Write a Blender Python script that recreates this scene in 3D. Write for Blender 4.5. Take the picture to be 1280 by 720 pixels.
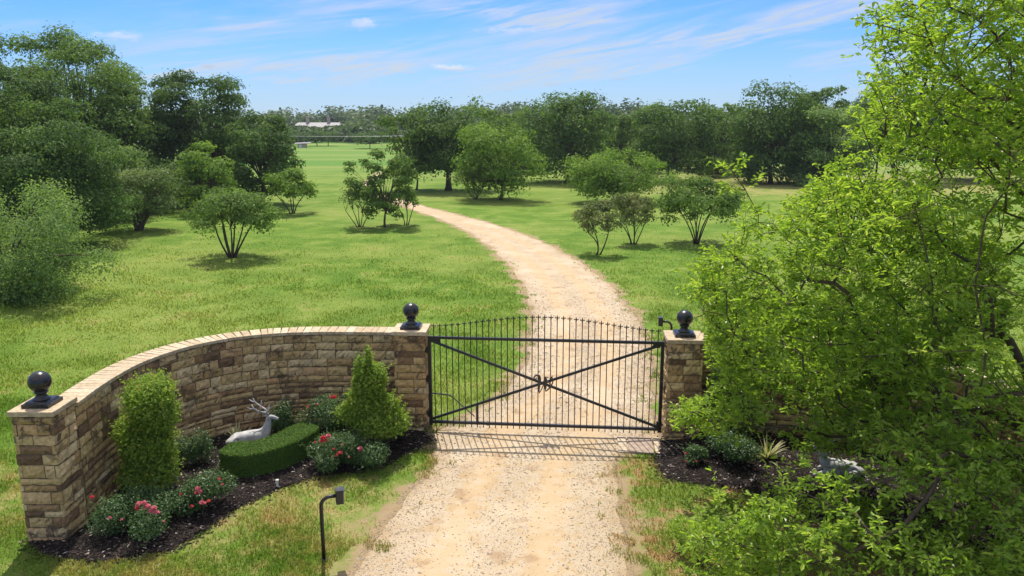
import bpy, bmesh, math, random
import numpy as np
from mathutils import Vector, Matrix, noise as mnoise

for o in list(bpy.data.objects): bpy.data.objects.remove(o)
S = bpy.context.scene
COL = S.collection
R = math.radians

# ------------------------------------------------------------------ camera
F_PX, HOR, CAM_Z = 990.0, 152.0, 5.8
PITCH = math.atan((360 - HOR) / F_PX)
cam = bpy.data.cameras.new('camera')
cam.sensor_width = 36.0
cam.lens = F_PX / 1280 * 36
cam.clip_start, cam.clip_end = 0.1, 5000
cam_o = bpy.data.objects.new('camera', cam)
COL.objects.link(cam_o)
cam_o.location = (0, 0, CAM_Z)
cam_o.rotation_euler = (math.pi / 2 - PITCH, 0, 0)
S.camera = cam_o

S.render.engine = 'CYCLES'
S.cycles.max_bounces = 12; S.cycles.diffuse_bounces = 6; S.cycles.transmission_bounces = 8
# ------------------------------------------------------------------ light
SUN_EL, SUN_AZ = R(63), R(-11)          # azimuth measured from +Y towards +X
w = bpy.data.worlds.new('World'); S.world = w; w.use_nodes = True
sd = Vector((math.sin(SUN_AZ) * math.cos(SUN_EL), math.cos(SUN_AZ) * math.cos(SUN_EL), math.sin(SUN_EL)))
sun = bpy.data.lights.new('sun', 'SUN'); sun.energy = 4.6; sun.angle = R(0.5); sun.color = (1, .95, .87)
sun_o = bpy.data.objects.new('sun', sun); COL.objects.link(sun_o)
sun_o.rotation_euler = sd.to_track_quat('Z', 'Y').to_euler()
sun_o.location = (0, 0, 60)
S.view_settings.view_transform = 'Standard'
S.view_settings.look = 'None'
S.view_settings.exposure = 0.36
S.view_settings.gamma = 1
SKY_STRENGTH = 0.15
HAZE_DENSITY = 0.00022


def mk(nt, typ, **kw):
    n = nt.nodes.new(typ)
    for k, v in kw.items(): setattr(n, k, v)
    return n


def setin(nt, n, idx, v):
    if hasattr(v, 'is_output') or isinstance(v, bpy.types.NodeSocket): nt.links.new(v, n.inputs[idx])
    elif v is not None: n.inputs[idx].default_value = v


def math_(nt, op, a, b=None, c=None, clamp=False):
    n = mk(nt, 'ShaderNodeMath', operation=op, use_clamp=clamp)
    for i, v in enumerate((a, b, c)): setin(nt, n, i, v)
    return n.outputs[0]


def mix_(nt, f, a, b, mode='MIX'):
    n = mk(nt, 'ShaderNodeMix', data_type='RGBA', blend_type=mode)
    def c(v): return (*v, 1) if isinstance(v, tuple) and len(v) == 3 else v
    setin(nt, n, 0, f); setin(nt, n, 6, c(a)); setin(nt, n, 7, c(b))
    return n.outputs[2]


def noise_(nt, vec, scale, detail=3, rough=.55, dist=0, out=0):
    n = mk(nt, 'ShaderNodeTexNoise')
    if vec is not None: nt.links.new(vec, n.inputs['Vector'])
    n.inputs['Scale'].default_value = scale; n.inputs['Detail'].default_value = detail
    n.inputs['Roughness'].default_value = rough; n.inputs['Distortion'].default_value = dist
    return n.outputs[out]


def ramp_(nt, f, stops, interp='LINEAR'):
    n = mk(nt, 'ShaderNodeValToRGB'); setin(nt, n, 0, f)
    cr = n.color_ramp; cr.interpolation = interp
    while len(cr.elements) < len(stops): cr.elements.new(.5)
    for e, (p, c) in zip(cr.elements, stops):
        e.position = p; e.color = (*c, 1) if isinstance(c, tuple) else (c, c, c, 1)
    return n.outputs[0]


def mapr(nt, v, a, b, c=0., d=1., smooth=True):
    n = mk(nt, 'ShaderNodeMapRange', interpolation_type='SMOOTHSTEP' if smooth else 'LINEAR')
    setin(nt, n, 0, v)
    for i, x in enumerate((a, b, c, d)): n.inputs[i + 1].default_value = x
    return n.outputs[0]


# ---- sky: Nishita with cirrus veils and a few small cumulus
nt = w.node_tree; nt.nodes.clear()
sky = mk(nt, 'ShaderNodeTexSky', sky_type='NISHITA', sun_disc=False)
sky.sun_elevation = SUN_EL; sky.sun_rotation = SUN_AZ
sky.air_density = 1.0; sky.dust_density = 0.15; sky.ozone_density = 3.0
tc = mk(nt, 'ShaderNodeTexCoord')
sep = mk(nt, 'ShaderNodeSeparateXYZ'); nt.links.new(tc.outputs['Generated'], sep.inputs[0])
dx, dy, dz = sep.outputs


def stretched(sx, sy, sz, tilt=0.0):
    c = mk(nt, 'ShaderNodeCombineXYZ')
    nt.links.new(math_(nt, 'MULTIPLY', dx, sx), c.inputs[0])
    nt.links.new(math_(nt, 'MULTIPLY', dy, sy), c.inputs[1])
    z = math_(nt, 'SUBTRACT', dz, math_(nt, 'MULTIPLY', dx, tilt))
    nt.links.new(math_(nt, 'MULTIPLY', z, sz), c.inputs[2])
    return c.outputs[0]


def band(x0, z0, slope, wid, xa, xb, soft=.12):
    d = math_(nt, 'SUBTRACT', dz, math_(nt, 'MULTIPLY_ADD', math_(nt, 'SUBTRACT', dx, x0), slope, z0))
    g = math_(nt, 'DIVIDE', d, wid)
    g = math_(nt, 'EXPONENT', math_(nt, 'MULTIPLY', math_(nt, 'MULTIPLY', g, g), -1.0))
    a = mapr(nt, dx, xa - soft, xa + soft); b = mapr(nt, dx, xb + soft, xb - soft)
    return math_(nt, 'MULTIPLY', g, math_(nt, 'MULTIPLY', a, b))


n_wisp = noise_(nt, stretched(3.2, 3.2, 34, .16), 1.0, 7, .62, .6)
n_fine = noise_(nt, stretched(10, 10, 95, .2), 1.0, 5, .6, .8)
n_big = noise_(nt, stretched(2.0, 2.0, 9, .05), 1.3, 3, .5)
veil = mapr(nt, n_wisp, .40, .72)
veil = math_(nt, 'MULTIPLY', veil, mapr(nt, n_big, .30, .62))
veil = math_(nt, 'MULTIPLY', veil, .95)
b1 = band(.06, .066, .19, .019, -.05, .44)
b2 = band(.0, .128, -.03, .008, -.10, .08, .05)
b3 = band(-.1, .072, .03, .036, -.50, .25)
b4 = band(-.36, .155, .02, .007, -.45, -.25, .04)
b5 = band(.55, .125, .15, .010, .45, .75, .05)
b6 = band(.1, .118, .05, .005, -.02, .1, .04)
streak = math_(nt, 'MULTIPLY', math_(nt, 'ADD', b1, math_(nt, 'MULTIPLY', b3, .75)), mapr(nt, n_wisp, .30, .60))
thin = math_(nt, 'ADD', math_(nt, 'ADD', b2, b4), math_(nt, 'ADD', b5, b6))
thin = math_(nt, 'MULTIPLY', thin, mapr(nt, n_fine, .32, .62))
cl = math_(nt, 'ADD', math_(nt, 'ADD', veil, math_(nt, 'MULTIPLY', streak, .85)), thin, clamp=True)
cl = math_(nt, 'MULTIPLY', cl, mapr(nt, n_fine, .30, .68, .45, 1.0))
horizon_veil = mapr(nt, dz, .13, -.01, 0, .55)
cl = math_(nt, 'MAXIMUM', math_(nt, 'MULTIPLY', cl, .92), horizon_veil)
skyc = mix_(nt, 1.0, sky.outputs[0], (.25, .46, .82), 'MULTIPLY')
col = mix_(nt, cl, skyc, (3.2, 3.6, 4.15))


def puff(px, py, wx, wz, seed, amt):
    x0, z0 = (px - 640) / F_PX, (HOR - py) / F_PX
    a = math_(nt, 'DIVIDE', math_(nt, 'SUBTRACT', dx, x0), wx)
    b = math_(nt, 'DIVIDE', math_(nt, 'SUBTRACT', dz, z0), wz)
    r = math_(nt, 'SQRT', math_(nt, 'ADD', math_(nt, 'MULTIPLY', a, a), math_(nt, 'MULTIPLY', b, b)))
    n = noise_(nt, stretched(62 + seed * 3, 62, 170), 1.0, 6, .68)
    v = math_(nt, 'SUBTRACT', math_(nt, 'MULTIPLY_ADD', n, 2.4, -.35), r)
    m = math_(nt, 'MULTIPLY', mapr(nt, v, 0.0, .95), amt)
    light = mapr(nt, b, -.7, .6)
    return m, light


for px, py, wx, wz, sd_, amt, lo, hi in (
        (568, 89, .034, .0075, 1, .85, (2.99, 3.26, 3.81), (4.90, 4.90, 4.96)), (514, 94, .02, .003, 2, .6, (2.86, 3.13, 3.81), (3.40, 3.60, 4.08)),
        (215, 62, .04, .009, 3, .6, (3.40, 3.67, 4.22), (4.49, 4.62, 4.76)), (466, 40, .025, .009, 4, .6, (3.54, 3.81, 4.28), (4.49, 4.62, 4.76)),
        (365, 93, .018, .0035, 5, .55, (2.45, 2.79, 3.60), (2.86, 3.20, 3.94)), (298, 91, .012, .004, 6, .6, (2.45, 2.79, 3.60), (2.86, 3.20, 3.94)),
        (690, 108, .024, .004, 7, .5, (2.58, 2.92, 3.67), (3.13, 3.40, 4.08)), (768, 102, .02, .003, 8, .5, (2.58, 2.92, 3.67), (3.13, 3.40, 4.08)),
        (630, 114, .02, .003, 9, .45, (2.58, 2.92, 3.67), (3.13, 3.40, 4.08)), (500, 5, .03, .006, 11, .6, (3.54, 3.81, 4.28), (4.49, 4.62, 4.76)),
        (640, 46, .06, .006, 12, .45, (3.54, 3.81, 4.28), (4.28, 4.42, 4.69))):
    m, light = puff(px, py, wx, wz, sd_, amt)
    col = mix_(nt, m, col, mix_(nt, light, lo, hi))
# bright cloud added to the unseen overhead sky to raise the fill light
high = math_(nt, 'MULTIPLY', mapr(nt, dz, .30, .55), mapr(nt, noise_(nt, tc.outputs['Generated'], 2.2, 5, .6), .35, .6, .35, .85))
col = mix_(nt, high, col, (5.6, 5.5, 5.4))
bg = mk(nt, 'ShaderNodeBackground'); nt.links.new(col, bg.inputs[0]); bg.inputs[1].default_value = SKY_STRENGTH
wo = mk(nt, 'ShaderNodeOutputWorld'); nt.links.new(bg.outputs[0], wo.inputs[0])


# ------------------------------------------------------------------ helpers
def ground(px, py, z=0.0):
    """world point at height z seen at photograph pixel px, py"""
    u = (px - 640) / F_PX; v = -(py - 360) / F_PX
    d = (u, math.cos(PITCH) + v * math.sin(PITCH), -math.sin(PITCH) + v * math.cos(PITCH))
    t = (z - CAM_Z) / d[2]
    return (d[0] * t, d[1] * t)


def project(p):
    p = np.asarray(p, float)
    z = p[..., 2] - CAM_Z
    c = p[..., 1] * math.cos(PITCH) - z * math.sin(PITCH)
    v = p[..., 1] * math.sin(PITCH) + z * math.cos(PITCH)
    return 640 + F_PX * p[..., 0] / c, 360 - F_PX * v / c


def height_at(Y, py):
    k = -(py - 360) / F_PX
    return CAM_Z + Y * (k * math.cos(PITCH) - math.sin(PITCH)) / (math.cos(PITCH) + k * math.sin(PITCH))


def in_poly(x, y, poly):
    x = np.asarray(x); y = np.asarray(y); ins = np.zeros(x.shape, bool)
    n = len(poly)
    for i in range(n):
        x0, y0 = poly[i]; x1, y1 = poly[(i + 1) % n]
        if y0 == y1: continue
        c = ((y0 > y) != (y1 > y)) & (x < (x1 - x0) * (y - y0) / (y1 - y0) + x0)
        ins ^= c
    return ins


def edge_dist(x, y, poly):
    d = np.full(np.asarray(x).shape, 1e9)
    n = len(poly)
    for i in range(n):
        a = np.array(poly[i]); b = np.array(poly[(i + 1) % n]); ab = b - a
        t = np.clip(((x - a[0]) * ab[0] + (y - a[1]) * ab[1]) / (ab @ ab + 1e-12), 0, 1)
        d = np.minimum(d, np.hypot(x - a[0] - t * ab[0], y - a[1] - t * ab[1]))
    return d


def unit(v):
    return v / (np.linalg.norm(v, axis=-1, keepdims=True) + 1e-12)


class MB:
    """collects geometry for ONE mesh"""
    def __init__(self):
        self.v = []; self.t = []; self.f = []; self.m = []; self.n = 0

    def add(self, verts, faces, tint=0.5, mat=0):
        verts = np.asarray(verts, np.float32).reshape(-1, 3)
        self.v.append(verts)
        self.t.append(np.broadcast_to(np.asarray(tint, np.float32), (len(verts),)).copy())
        if isinstance(faces, np.ndarray): groups = [faces]
        else:
            by = {}
            for f in faces: by.setdefault(len(f), []).append(f)
            groups = [np.array(g) for g in by.values()]
        for g in groups:
            self.f.append(g.astype(np.int32) + self.n)
            self.m.append(np.full(len(g), mat, np.int32))
        self.n += len(verts)

    def box(self, c, s, rz=0., tint=.5, mat=0, top=None):
        """box centred at c; top scales the upper face"""
        x, y, z = s[0] / 2, s[1] / 2, s[2] / 2
        k = top or 1
        v = np.array([(-x, -y, -z), (x, -y, -z), (x, y, -z), (-x, y, -z), (-x * k, -y * k, z), (x * k, -y * k, z), (x * k, y * k, z), (-x * k, y * k, z)])
        ca, sa = math.cos(rz), math.sin(rz)
        v = np.stack([v[:, 0] * ca - v[:, 1] * sa, v[:, 0] * sa + v[:, 1] * ca, v[:, 2]], 1) + np.array(c)
        self.add(v, np.array([(0, 3, 2, 1), (4, 5, 6, 7), (0, 1, 5, 4), (1, 2, 6, 5), (2, 3, 7, 6), (3, 0, 4, 7)]), tint, mat)

    def tube(self, pts, rad, k=6, tint=.5, mat=0, cap=True):
        pts = np.asarray(pts, float); n = len(pts)
        rad = np.broadcast_to(np.asarray(rad, float), (n,))
        d = np.gradient(pts, axis=0); d = unit(d)
        ref = np.linalg.eigh(d.T @ d)[1][:, 0]          # the direction the path runs along least
        a = unit(np.cross(d, ref)); b = np.cross(d, a)
        th = np.arange(k) * 2 * math.pi / k
        ring = (a[:, None] * np.cos(th)[None, :, None] + b[:, None] * np.sin(th)[None, :, None]) * rad[:, None, None] + pts[:, None]
        i = np.arange(n - 1)[:, None] * k; j = np.arange(k)[None]; j2 = (j + 1) % k
        f = np.stack([i + j, i + j2, i + k + j2, i + k + j], -1).reshape(-1, 4)
        self.add(ring.reshape(-1, 3), f, tint, mat)
        if cap:
            base = self.n - n * k
            self.f.append(np.array([list(range(k - 1, -1, -1))], np.int32) + base); self.m.append(np.array([mat], np.int32))
            self.f.append(np.array([list(range(k))], np.int32) + base + (n - 1) * k); self.m.append(np.array([mat], np.int32))

    def bar(self, p, q, wd, dp, up=(0, 0, 1), tint=.5, mat=0):
        """rectangular bar p->q; wd across (perpendicular to up-ish), dp along up"""
        p = Vector(p); q = Vector(q); d = (q - p).normalized(); a = d.cross(Vector(up)).normalized(); b = a.cross(d)
        v = []
        for o in (p, q):
            for sx, sy in ((-1, -1), (1, -1), (1, 1), (-1, 1)): v.append(o + a * sx * wd / 2 + b * sy * dp / 2)
        self.add([tuple(x) for x in v], np.array([(0, 1, 2, 3), (7, 6, 5, 4), (0, 4, 5, 1), (1, 5, 6, 2), (2, 6, 7, 3), (3, 7, 4, 0)]), tint, mat)

    def lathe(self, prof, c=(0, 0, 0), k=24, tint=.5, mat=0):
        prof = np.asarray(prof, float); n = len(prof)
        th = np.arange(k) * 2 * math.pi / k
        v = np.stack([prof[:, 0, None] * np.cos(th), prof[:, 0, None] * np.sin(th), np.broadcast_to(prof[:, 1, None], (n, k))], -1) + np.array(c)
        i = np.arange(n - 1)[:, None] * k; j = np.arange(k)[None]; j2 = (j + 1) % k
        self.add(v.reshape(-1, 3), np.stack([i + j, i + j2, i + k + j2, i + k + j], -1).reshape(-1, 4), tint, mat)

    def build(self, name, mats, parent=None, smooth=False):
        me = bpy.data.meshes.new(name)
        v = np.concatenate(self.v); t = np.concatenate(self.t)
        me.vertices.add(len(v)); me.vertices.foreach_set('co', v.ravel())
        sizes = np.concatenate([np.full(len(g), g.shape[1], np.int32) for g in self.f])
        li = np.concatenate([g.ravel() for g in self.f])
        me.loops.add(len(li)); me.loops.foreach_set('vertex_index', li)
        me.polygons.add(len(sizes))
        st = np.zeros(len(sizes), np.int32); st[1:] = np.cumsum(sizes)[:-1]
        me.polygons.foreach_set('loop_start', st)
        for mm in (mats if isinstance(mats, (list, tuple)) else [mats]): me.materials.append(mm)
        me.polygons.foreach_set('material_index', np.concatenate(self.m))
        me.polygons.foreach_set('use_smooth', np.full(len(sizes), bool(smooth)))
        me.update(calc_edges=True)
        a = me.attributes.new('tint', 'FLOAT', 'POINT'); a.data.foreach_set('value', t)
        me.validate()
        o = bpy.data.objects.new(name, me); COL.objects.link(o)
        if parent is not None: o.parent = parent
        return o


def tag(o, label=None, cat=None, group=None, kind=None):
    if label: o['label'] = label
    if cat: o['category'] = cat
    if group: o['group'] = group
    if kind: o['kind'] = kind
    return o


def empty(name, loc, rz=0., label=None, cat=None, group=None):
    o = bpy.data.objects.new(name, None); COL.objects.link(o)
    o.location = loc; o.rotation_euler = (0, 0, rz); o.empty_display_size = .2
    return tag(o, label, cat, group)


# ------------------------------------------------------------------ materials
def new_mat(name):
    m = bpy.data.materials.new(name); m.use_nodes = True
    nt = m.node_tree; nt.nodes.clear()
    out = mk(nt, 'ShaderNodeOutputMaterial')
    return m, nt, out


def pos(nt): return mk(nt, 'ShaderNodeNewGeometry').outputs['Position']
def objco(nt): return mk(nt, 'ShaderNodeTexCoord').outputs['Object']


def tint_(nt):
    n = mk(nt, 'ShaderNodeAttribute', attribute_name='tint'); return n.outputs['Fac']


def principled(nt, out, color, rough=.7, spec=.3, metal=0., bump=None, bstr=.3, bdist=.02):
    p = mk(nt, 'ShaderNodeBsdfPrincipled')
    setin(nt, p, 'Base Color', (*color, 1) if isinstance(color, tuple) else color)
    setin(nt, p, 'Roughness', rough)
    p.inputs['Specular IOR Level'].default_value = spec; p.inputs['Metallic'].default_value = metal
    if bump is not None:
        b = mk(nt, 'ShaderNodeBump'); b.inputs['Strength'].default_value = bstr; b.inputs['Distance'].default_value = bdist
        nt.links.new(bump, b.inputs['Height']); nt.links.new(b.outputs[0], p.inputs['Normal'])
    if out: nt.links.new(p.outputs[0], out.inputs[0])
    return p


def leaf_mat(name, stops, trans=.35, rough=.55, spec=.18, tcol=(1.18, 1.22, .6)):
    """foliage: colour differs leaf by leaf (tint attribute); thin leaves let light through"""
    m, nt, out = new_mat(name)
    c = ramp_(nt, tint_(nt), stops)
    p = principled(nt, None, c, rough, spec)
    t = mk(nt, 'ShaderNodeBsdfTranslucent')
    nt.links.new(mix_(nt, 1.0, c, tcol, 'MULTIPLY'), t.inputs[0])
    x = mk(nt, 'ShaderNodeMixShader'); x.inputs[0].default_value = trans
    nt.links.new(p.outputs[0], x.inputs[1]); nt.links.new(t.outputs[0], x.inputs[2])
    nt.links.new(x.outputs[0], out.inputs[0])
    return m


LM = {}
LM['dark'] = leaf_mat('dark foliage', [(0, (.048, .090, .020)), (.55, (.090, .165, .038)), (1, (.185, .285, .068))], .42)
LM['mid'] = leaf_mat('mid foliage', [(0, (.085, .145, .026)), (.55, (.135, .228, .048)), (1, (.225, .325, .078))], .42)
LM['light'] = leaf_mat('light foliage', [(0, (.10, .185, .026)), (.55, (.175, .285, .042)), (1, (.26, .37, .07))], .42)
LM['grey'] = leaf_mat('greyish foliage', [(0, (.09, .145, .040)), (.5, (.145, .215, .066)), (.9, (.22, .28, .095)), (1, (.27, .25, .12))], .38)
LM['silver'] = leaf_mat('silvery foliage', [(0, (.10, .175, .050)), (.55, (.19, .29, .085)), (1, (.30, .40, .15))], .48)
LM['russet'] = leaf_mat('russet foliage', [(0, (.10, .15, .045)), (.5, (.165, .22, .072)), (.8, (.22, .24, .095)), (1, (.28, .23, .13))], .38)
LM['fresh'] = leaf_mat('fresh foliage', [(0, (.155, .27, .036)), (.5, (.285, .425, .058)), (.9, (.41, .53, .095)), (1, (.48, .53, .17))], .56, .36, .45, (1.25, 1.25, .55))
LM['lime_shrub'] = leaf_mat('lime shrub foliage', [(0, (.12, .21, .026)), (.5, (.22, .33, .042)), (.88, (.33, .42, .075)), (1, (.42, .34, .12))], .45)
LM['rose'] = leaf_mat('rose foliage', [(0, (.035, .080, .024)), (.5, (.068, .135, .038)), (.85, (.13, .205, .075)), (1, (.22, .27, .14))], .3, .42, .35)
LM['hedge'] = leaf_mat('hedge foliage', [(0, (.045, .10, .018)), (.5, (.090, .175, .028)), (1, (.16, .25, .045))], .3)
LM['blade'] = leaf_mat('variegated blades', [(0, (.16, .22, .07)), (.5, (.55, .52, .30)), (1, (.68, .64, .42))], .3)
LM['far'] = leaf_mat('far wood foliage', [(0, (.045, .082, .028)), (.5, (.080, .130, .042)), (1, (.14, .19, .065))], .3)

m, nt, out = new_mat('bark')
c = mix_(nt, noise_(nt, objco(nt), 9, 4), (.045, .032, .022), (.15, .115, .085))
principled(nt, out, c, .9, .15, bump=noise_(nt, objco(nt), 30, 4), bstr=.6)
BARK = m
m, nt, out = new_mat('pale bark')
c = mix_(nt, noise_(nt, objco(nt), 7, 4), (.13, .10, .075), (.30, .25, .20))
principled(nt, out, c, .85, .2, bump=noise_(nt, objco(nt), 30, 4), bstr=.4)
PALE_BARK = m

# ---- grass colour, shared by the soil sheet and by the blades growing from it
gg = bpy.data.node_groups.new('lawn_colour', 'ShaderNodeTree')
gg.interface.new_socket('Color', in_out='OUTPUT', socket_type='NodeSocketColor')
gg.interface.new_socket('Dry', in_out='OUTPUT', socket_type='NodeSocketFloat')
go = mk(gg, 'NodeGroupOutput')
P_ = pos(gg)
sp = mk(gg, 'ShaderNodeSeparateXYZ'); gg.links.new(P_, sp.inputs[0]); gx, gy, _ = sp.outputs
n1 = noise_(gg, P_, .11, 3); n2 = noise_(gg, P_, .55, 5, .62, .4); n3 = noise_(gg, P_, 3.2, 4, .6)
lush = mix_(gg, mapr(gg, n2, .36, .66), (.092, .170, .020), (.155, .240, .036))
lush = mix_(gg, mapr(gg, n1, .42, .66, 0, .75), lush, (.215, .265, .058))
near = math_(gg, 'MULTIPLY', mapr(gg, gy, 14.6, 12.2), mapr(gg, gx, -12.0, -6.5, .35, 1.0))
rightside = mapr(gg, gx, 1.0, 2.4)
fardry = math_(gg, 'MULTIPLY', mapr(gg, gy, 56, 74), mapr(gg, gx, 1, 12))
# dryness = patches of straw, more of them near the gate and on the far meadow
dsrc = math_(gg, 'ADD', math_(gg, 'MULTIPLY', n2, .55), math_(gg, 'MULTIPLY', n3, .45))
bias = math_(gg, 'ADD', math_(gg, 'MULTIPLY', near, .11), math_(gg, 'MULTIPLY', fardry, .17))
dsum = math_(gg, 'ADD', dsrc, bias)
dry = mapr(gg, dsum, .525, .70, 0, .85)
colr = mix_(gg, dry, lush, (.300, .260, .105))
soil_m = math_(gg, 'MULTIPLY', mapr(gg, math_(gg, 'ADD', dsrc, math_(gg, 'MULTIPLY', rightside, .085)), .56, .64), near)
colr = mix_(gg, math_(gg, 'MULTIPLY', soil_m, .8), colr, (.34, .21, .115))
# the far meadow beyond the trees: bluer green with mown stripes
stripe = noise_(gg, (lambda c: (gg.links.new(math_(gg, 'MULTIPLY', gx, .006), c.inputs[0]), gg.links.new(math_(gg, 'MULTIPLY', gy, .075), c.inputs[1]), c.outputs[0])[2])(mk(gg, 'ShaderNodeCombineXYZ')), 1.0, 3, .6)
farm = mix_(gg, mapr(gg, stripe, .36, .74), (.105, .21, .034), (.22, .26, .07))
colr = mix_(gg, mapr(gg, gy, 74, 110), colr, farm)
gg.links.new(colr, go.inputs[0]); gg.links.new(math_(gg, 'MAXIMUM', dry, soil_m), go.inputs[1])


def lawn_group(nt):
    n = mk(nt, 'ShaderNodeGroup'); n.node_tree = gg; return n.outputs


m, nt, out = new_mat('lawn soil and turf')
g = lawn_group(nt)
c = mix_(nt, mapr(nt, noise_(nt, pos(nt), 22, 4, .7), .35, .68), mix_(nt, 1.0, g[0], (.78, .80, .76), 'MULTIPLY'), mix_(nt, 1.0, g[0], (1.22, 1.2, 1.15), 'MULTIPLY'))
principled(nt, out, c, .95, .1, bump=noise_(nt, pos(nt), 26, 4, .7), bstr=.8, bdist=.05)
LAWN = m
m, nt, out = new_mat('grass blades')
g = lawn_group(nt)
v = ramp_(nt, tint_(nt), [(0, .95), (.5, 1.12), (.9, 1.3), (1, 1.45)])
c = mix_(nt, 1.0, g[0], v, 'MULTIPLY')
c = mix_(nt, mapr(nt, tint_(nt), .9, 1.0, 0, .5), c, (.40, .36, .17))
p = principled(nt, None, c, .55, .25)
t = mk(nt, 'ShaderNodeBsdfTranslucent'); nt.links.new(mix_(nt, 1.0, c, (1.3, 1.2, .6), 'MULTIPLY'), t.inputs[0])
x = mk(nt, 'ShaderNodeMixShader'); x.inputs[0].default_value = .55
nt.links.new(p.outputs[0], x.inputs[1]); nt.links.new(t.outputs[0], x.inputs[2]); nt.links.new(x.outputs[0], out.inputs[0])
BLADE = m

# ---- gravel track (attribute tint = position across the track, 0..1)
m, nt, out = new_mat('gravel track')
P_ = pos(nt); u = tint_(nt)
big = noise_(nt, P_, .7, 4, .6); mid = noise_(nt, P_, 4.5, 5, .65); fine = noise_(nt, P_, 38, 4, .75)
sand = mix_(nt, mapr(nt, big, .38, .64), (.385, .272, .150), (.465, .345, .205))
uw = math_(nt, 'MULTIPLY_ADD', math_(nt, 'SUBTRACT', mid, .5), .12, u)


def hump(c0, wd): return math_(nt, 'EXPONENT', math_(nt, 'MULTIPLY', math_(nt, 'POWER', math_(nt, 'ABSOLUTE', math_(nt, 'DIVIDE', math_(nt, 'SUBTRACT', uw, c0), wd)), 2.0), -1.0))


ruts = math_(nt, 'ADD', hump(.30, .10), hump(.68, .10), clamp=True)
c = mix_(nt, math_(nt, 'MULTIPLY', ruts, mapr(nt, mid, .3, .6, .5, .95)), sand, (.485, .355, .215))
stones = math_(nt, 'MULTIPLY', mapr(nt, math_(nt, 'MULTIPLY_ADD', math_(nt, 'SUBTRACT', 1.0, ruts), .20, mid), .50, .68), mapr(nt, fine, .38, .56))
c = mix_(nt, math_(nt, 'MULTIPLY', stones, .7), c, (.46, .40, .32))
c = mix_(nt, mapr(nt, noise_(nt, P_, 55, 3, .7), .62, .74, 0, .18), c, (.28, .20, .13))
c = mix_(nt, math_(nt, 'MULTIPLY', mapr(nt, noise_(nt, P_, 1.6, 4, .6), .57, .67), .65), c, (.32, .205, .115))
verge = math_(nt, 'MAXIMUM', mapr(nt, uw, .10, -.02), mapr(nt, uw, .90, 1.02))
c = mix_(nt, math_(nt, 'MULTIPLY', verge, mapr(nt, mid, .35, .6, .2, .8)), c, (.34, .245, .135))
c = mix_(nt, math_(nt, 'MULTIPLY', mapr(nt, noise_(nt, P_, .35, 3, .6), .50, .66), .4), c, (.54, .45, .33))
principled(nt, out, c, .95, .12, bump=math_(nt, 'ADD', fine, math_(nt, 'MULTIPLY', mid, .8)), bstr=.45, bdist=.03)
GRAVEL = m
m, nt, out = new_mat('limestone pebbles')
c = ramp_(nt, tint_(nt), [(0, (.26, .19, .13)), (.25, (.38, .29, .20)), (.6, (.40, .32, .23)), (1, (.53, .46, .38))])
principled(nt, out, c, .9, .2)
PEBBLE = m

m, nt, out = new_mat('dark mulch')
P_ = pos(nt)
c = mix_(nt, mapr(nt, noise_(nt, P_, 45, 4, .7), .35, .7), (.009, .007, .006), (.036, .025, .021))
principled(nt, out, c, .95, .15, bump=noise_(nt, P_, 60, 3, .7), bstr=1.0, bdist=.04)
MULCH = m
m, nt, out = new_mat('mulch chips')
c = ramp_(nt, tint_(nt), [(0, (.008, .006, .005)), (.6, (.028, .019, .016)), (.93, (.07, .046, .036)), (.96, (.40, .34, .28)), (1, (.55, .50, .44))])
principled(nt, out, c, .85, .25)
CHIP = m


def stone_mat(name, cap=False):
    m, nt, out = new_mat(name)
    P_ = objco(nt)
    if cap:
        base = ramp_(nt, tint_(nt), [(0, (.39, .30, .195)), (.5, (.50, .405, .28)), (1, (.58, .485, .355))])
    else:
        base = ramp_(nt, tint_(nt), [(0, (.16, .100, .060)), (.10, (.30, .190, .105)), (.22, (.430, .290, .140)), (.45, (.520, .370, .178)),
                                     (.70, (.590, .440, .225)), (.88, (.67, .53, .32)), (1, (.53, .33, .165))])
    n_a = noise_(nt, P_, 4.2, 5, .68, .2); n_b = noise_(nt, P_, 17, 5, .7); n_c = noise_(nt, P_, 60, 3, .7)
    c = mix_(nt, mapr(nt, n_b, .3, .7), mix_(nt, 1.0, base, (.72, .68, .64), 'MULTIPLY'), mix_(nt, 1.0, base, (1.18, 1.17, 1.15), 'MULTIPLY'))
    # weather stain: black lichen in irregular patches
    st = mapr(nt, math_(nt, 'MULTIPLY_ADD', n_b, .45, math_(nt, 'MULTIPLY', n_a, .75)), .585 if not cap else .70, .70 if not cap else .84, 0, .85)
    if not cap: st = math_(nt, 'MULTIPLY', st, mapr(nt, noise_(nt, P_, 1.3, 2, .5), .40, .58, .25, 1))
    c = mix_(nt, st, c, (.060, .045, .034))
    c = mix_(nt, mapr(nt, n_c, .56, .75, 0, .35), c, (.62, .52, .38))
    principled(nt, out, c, .92, .15, bump=math_(nt, 'ADD', n_b, math_(nt, 'MULTIPLY', n_c, .5)), bstr=.7, bdist=.015)
    return m


STONE = stone_mat('rough sandstone'); CAPSTONE = stone_mat('pale capstone', True)
m, nt, out = new_mat('mortar')
principled(nt, out, mix_(nt, noise_(nt, objco(nt), 30, 4), (.07, .05, .035), (.22, .165, .11)), .95, .1)
MORTAR = m


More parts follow.
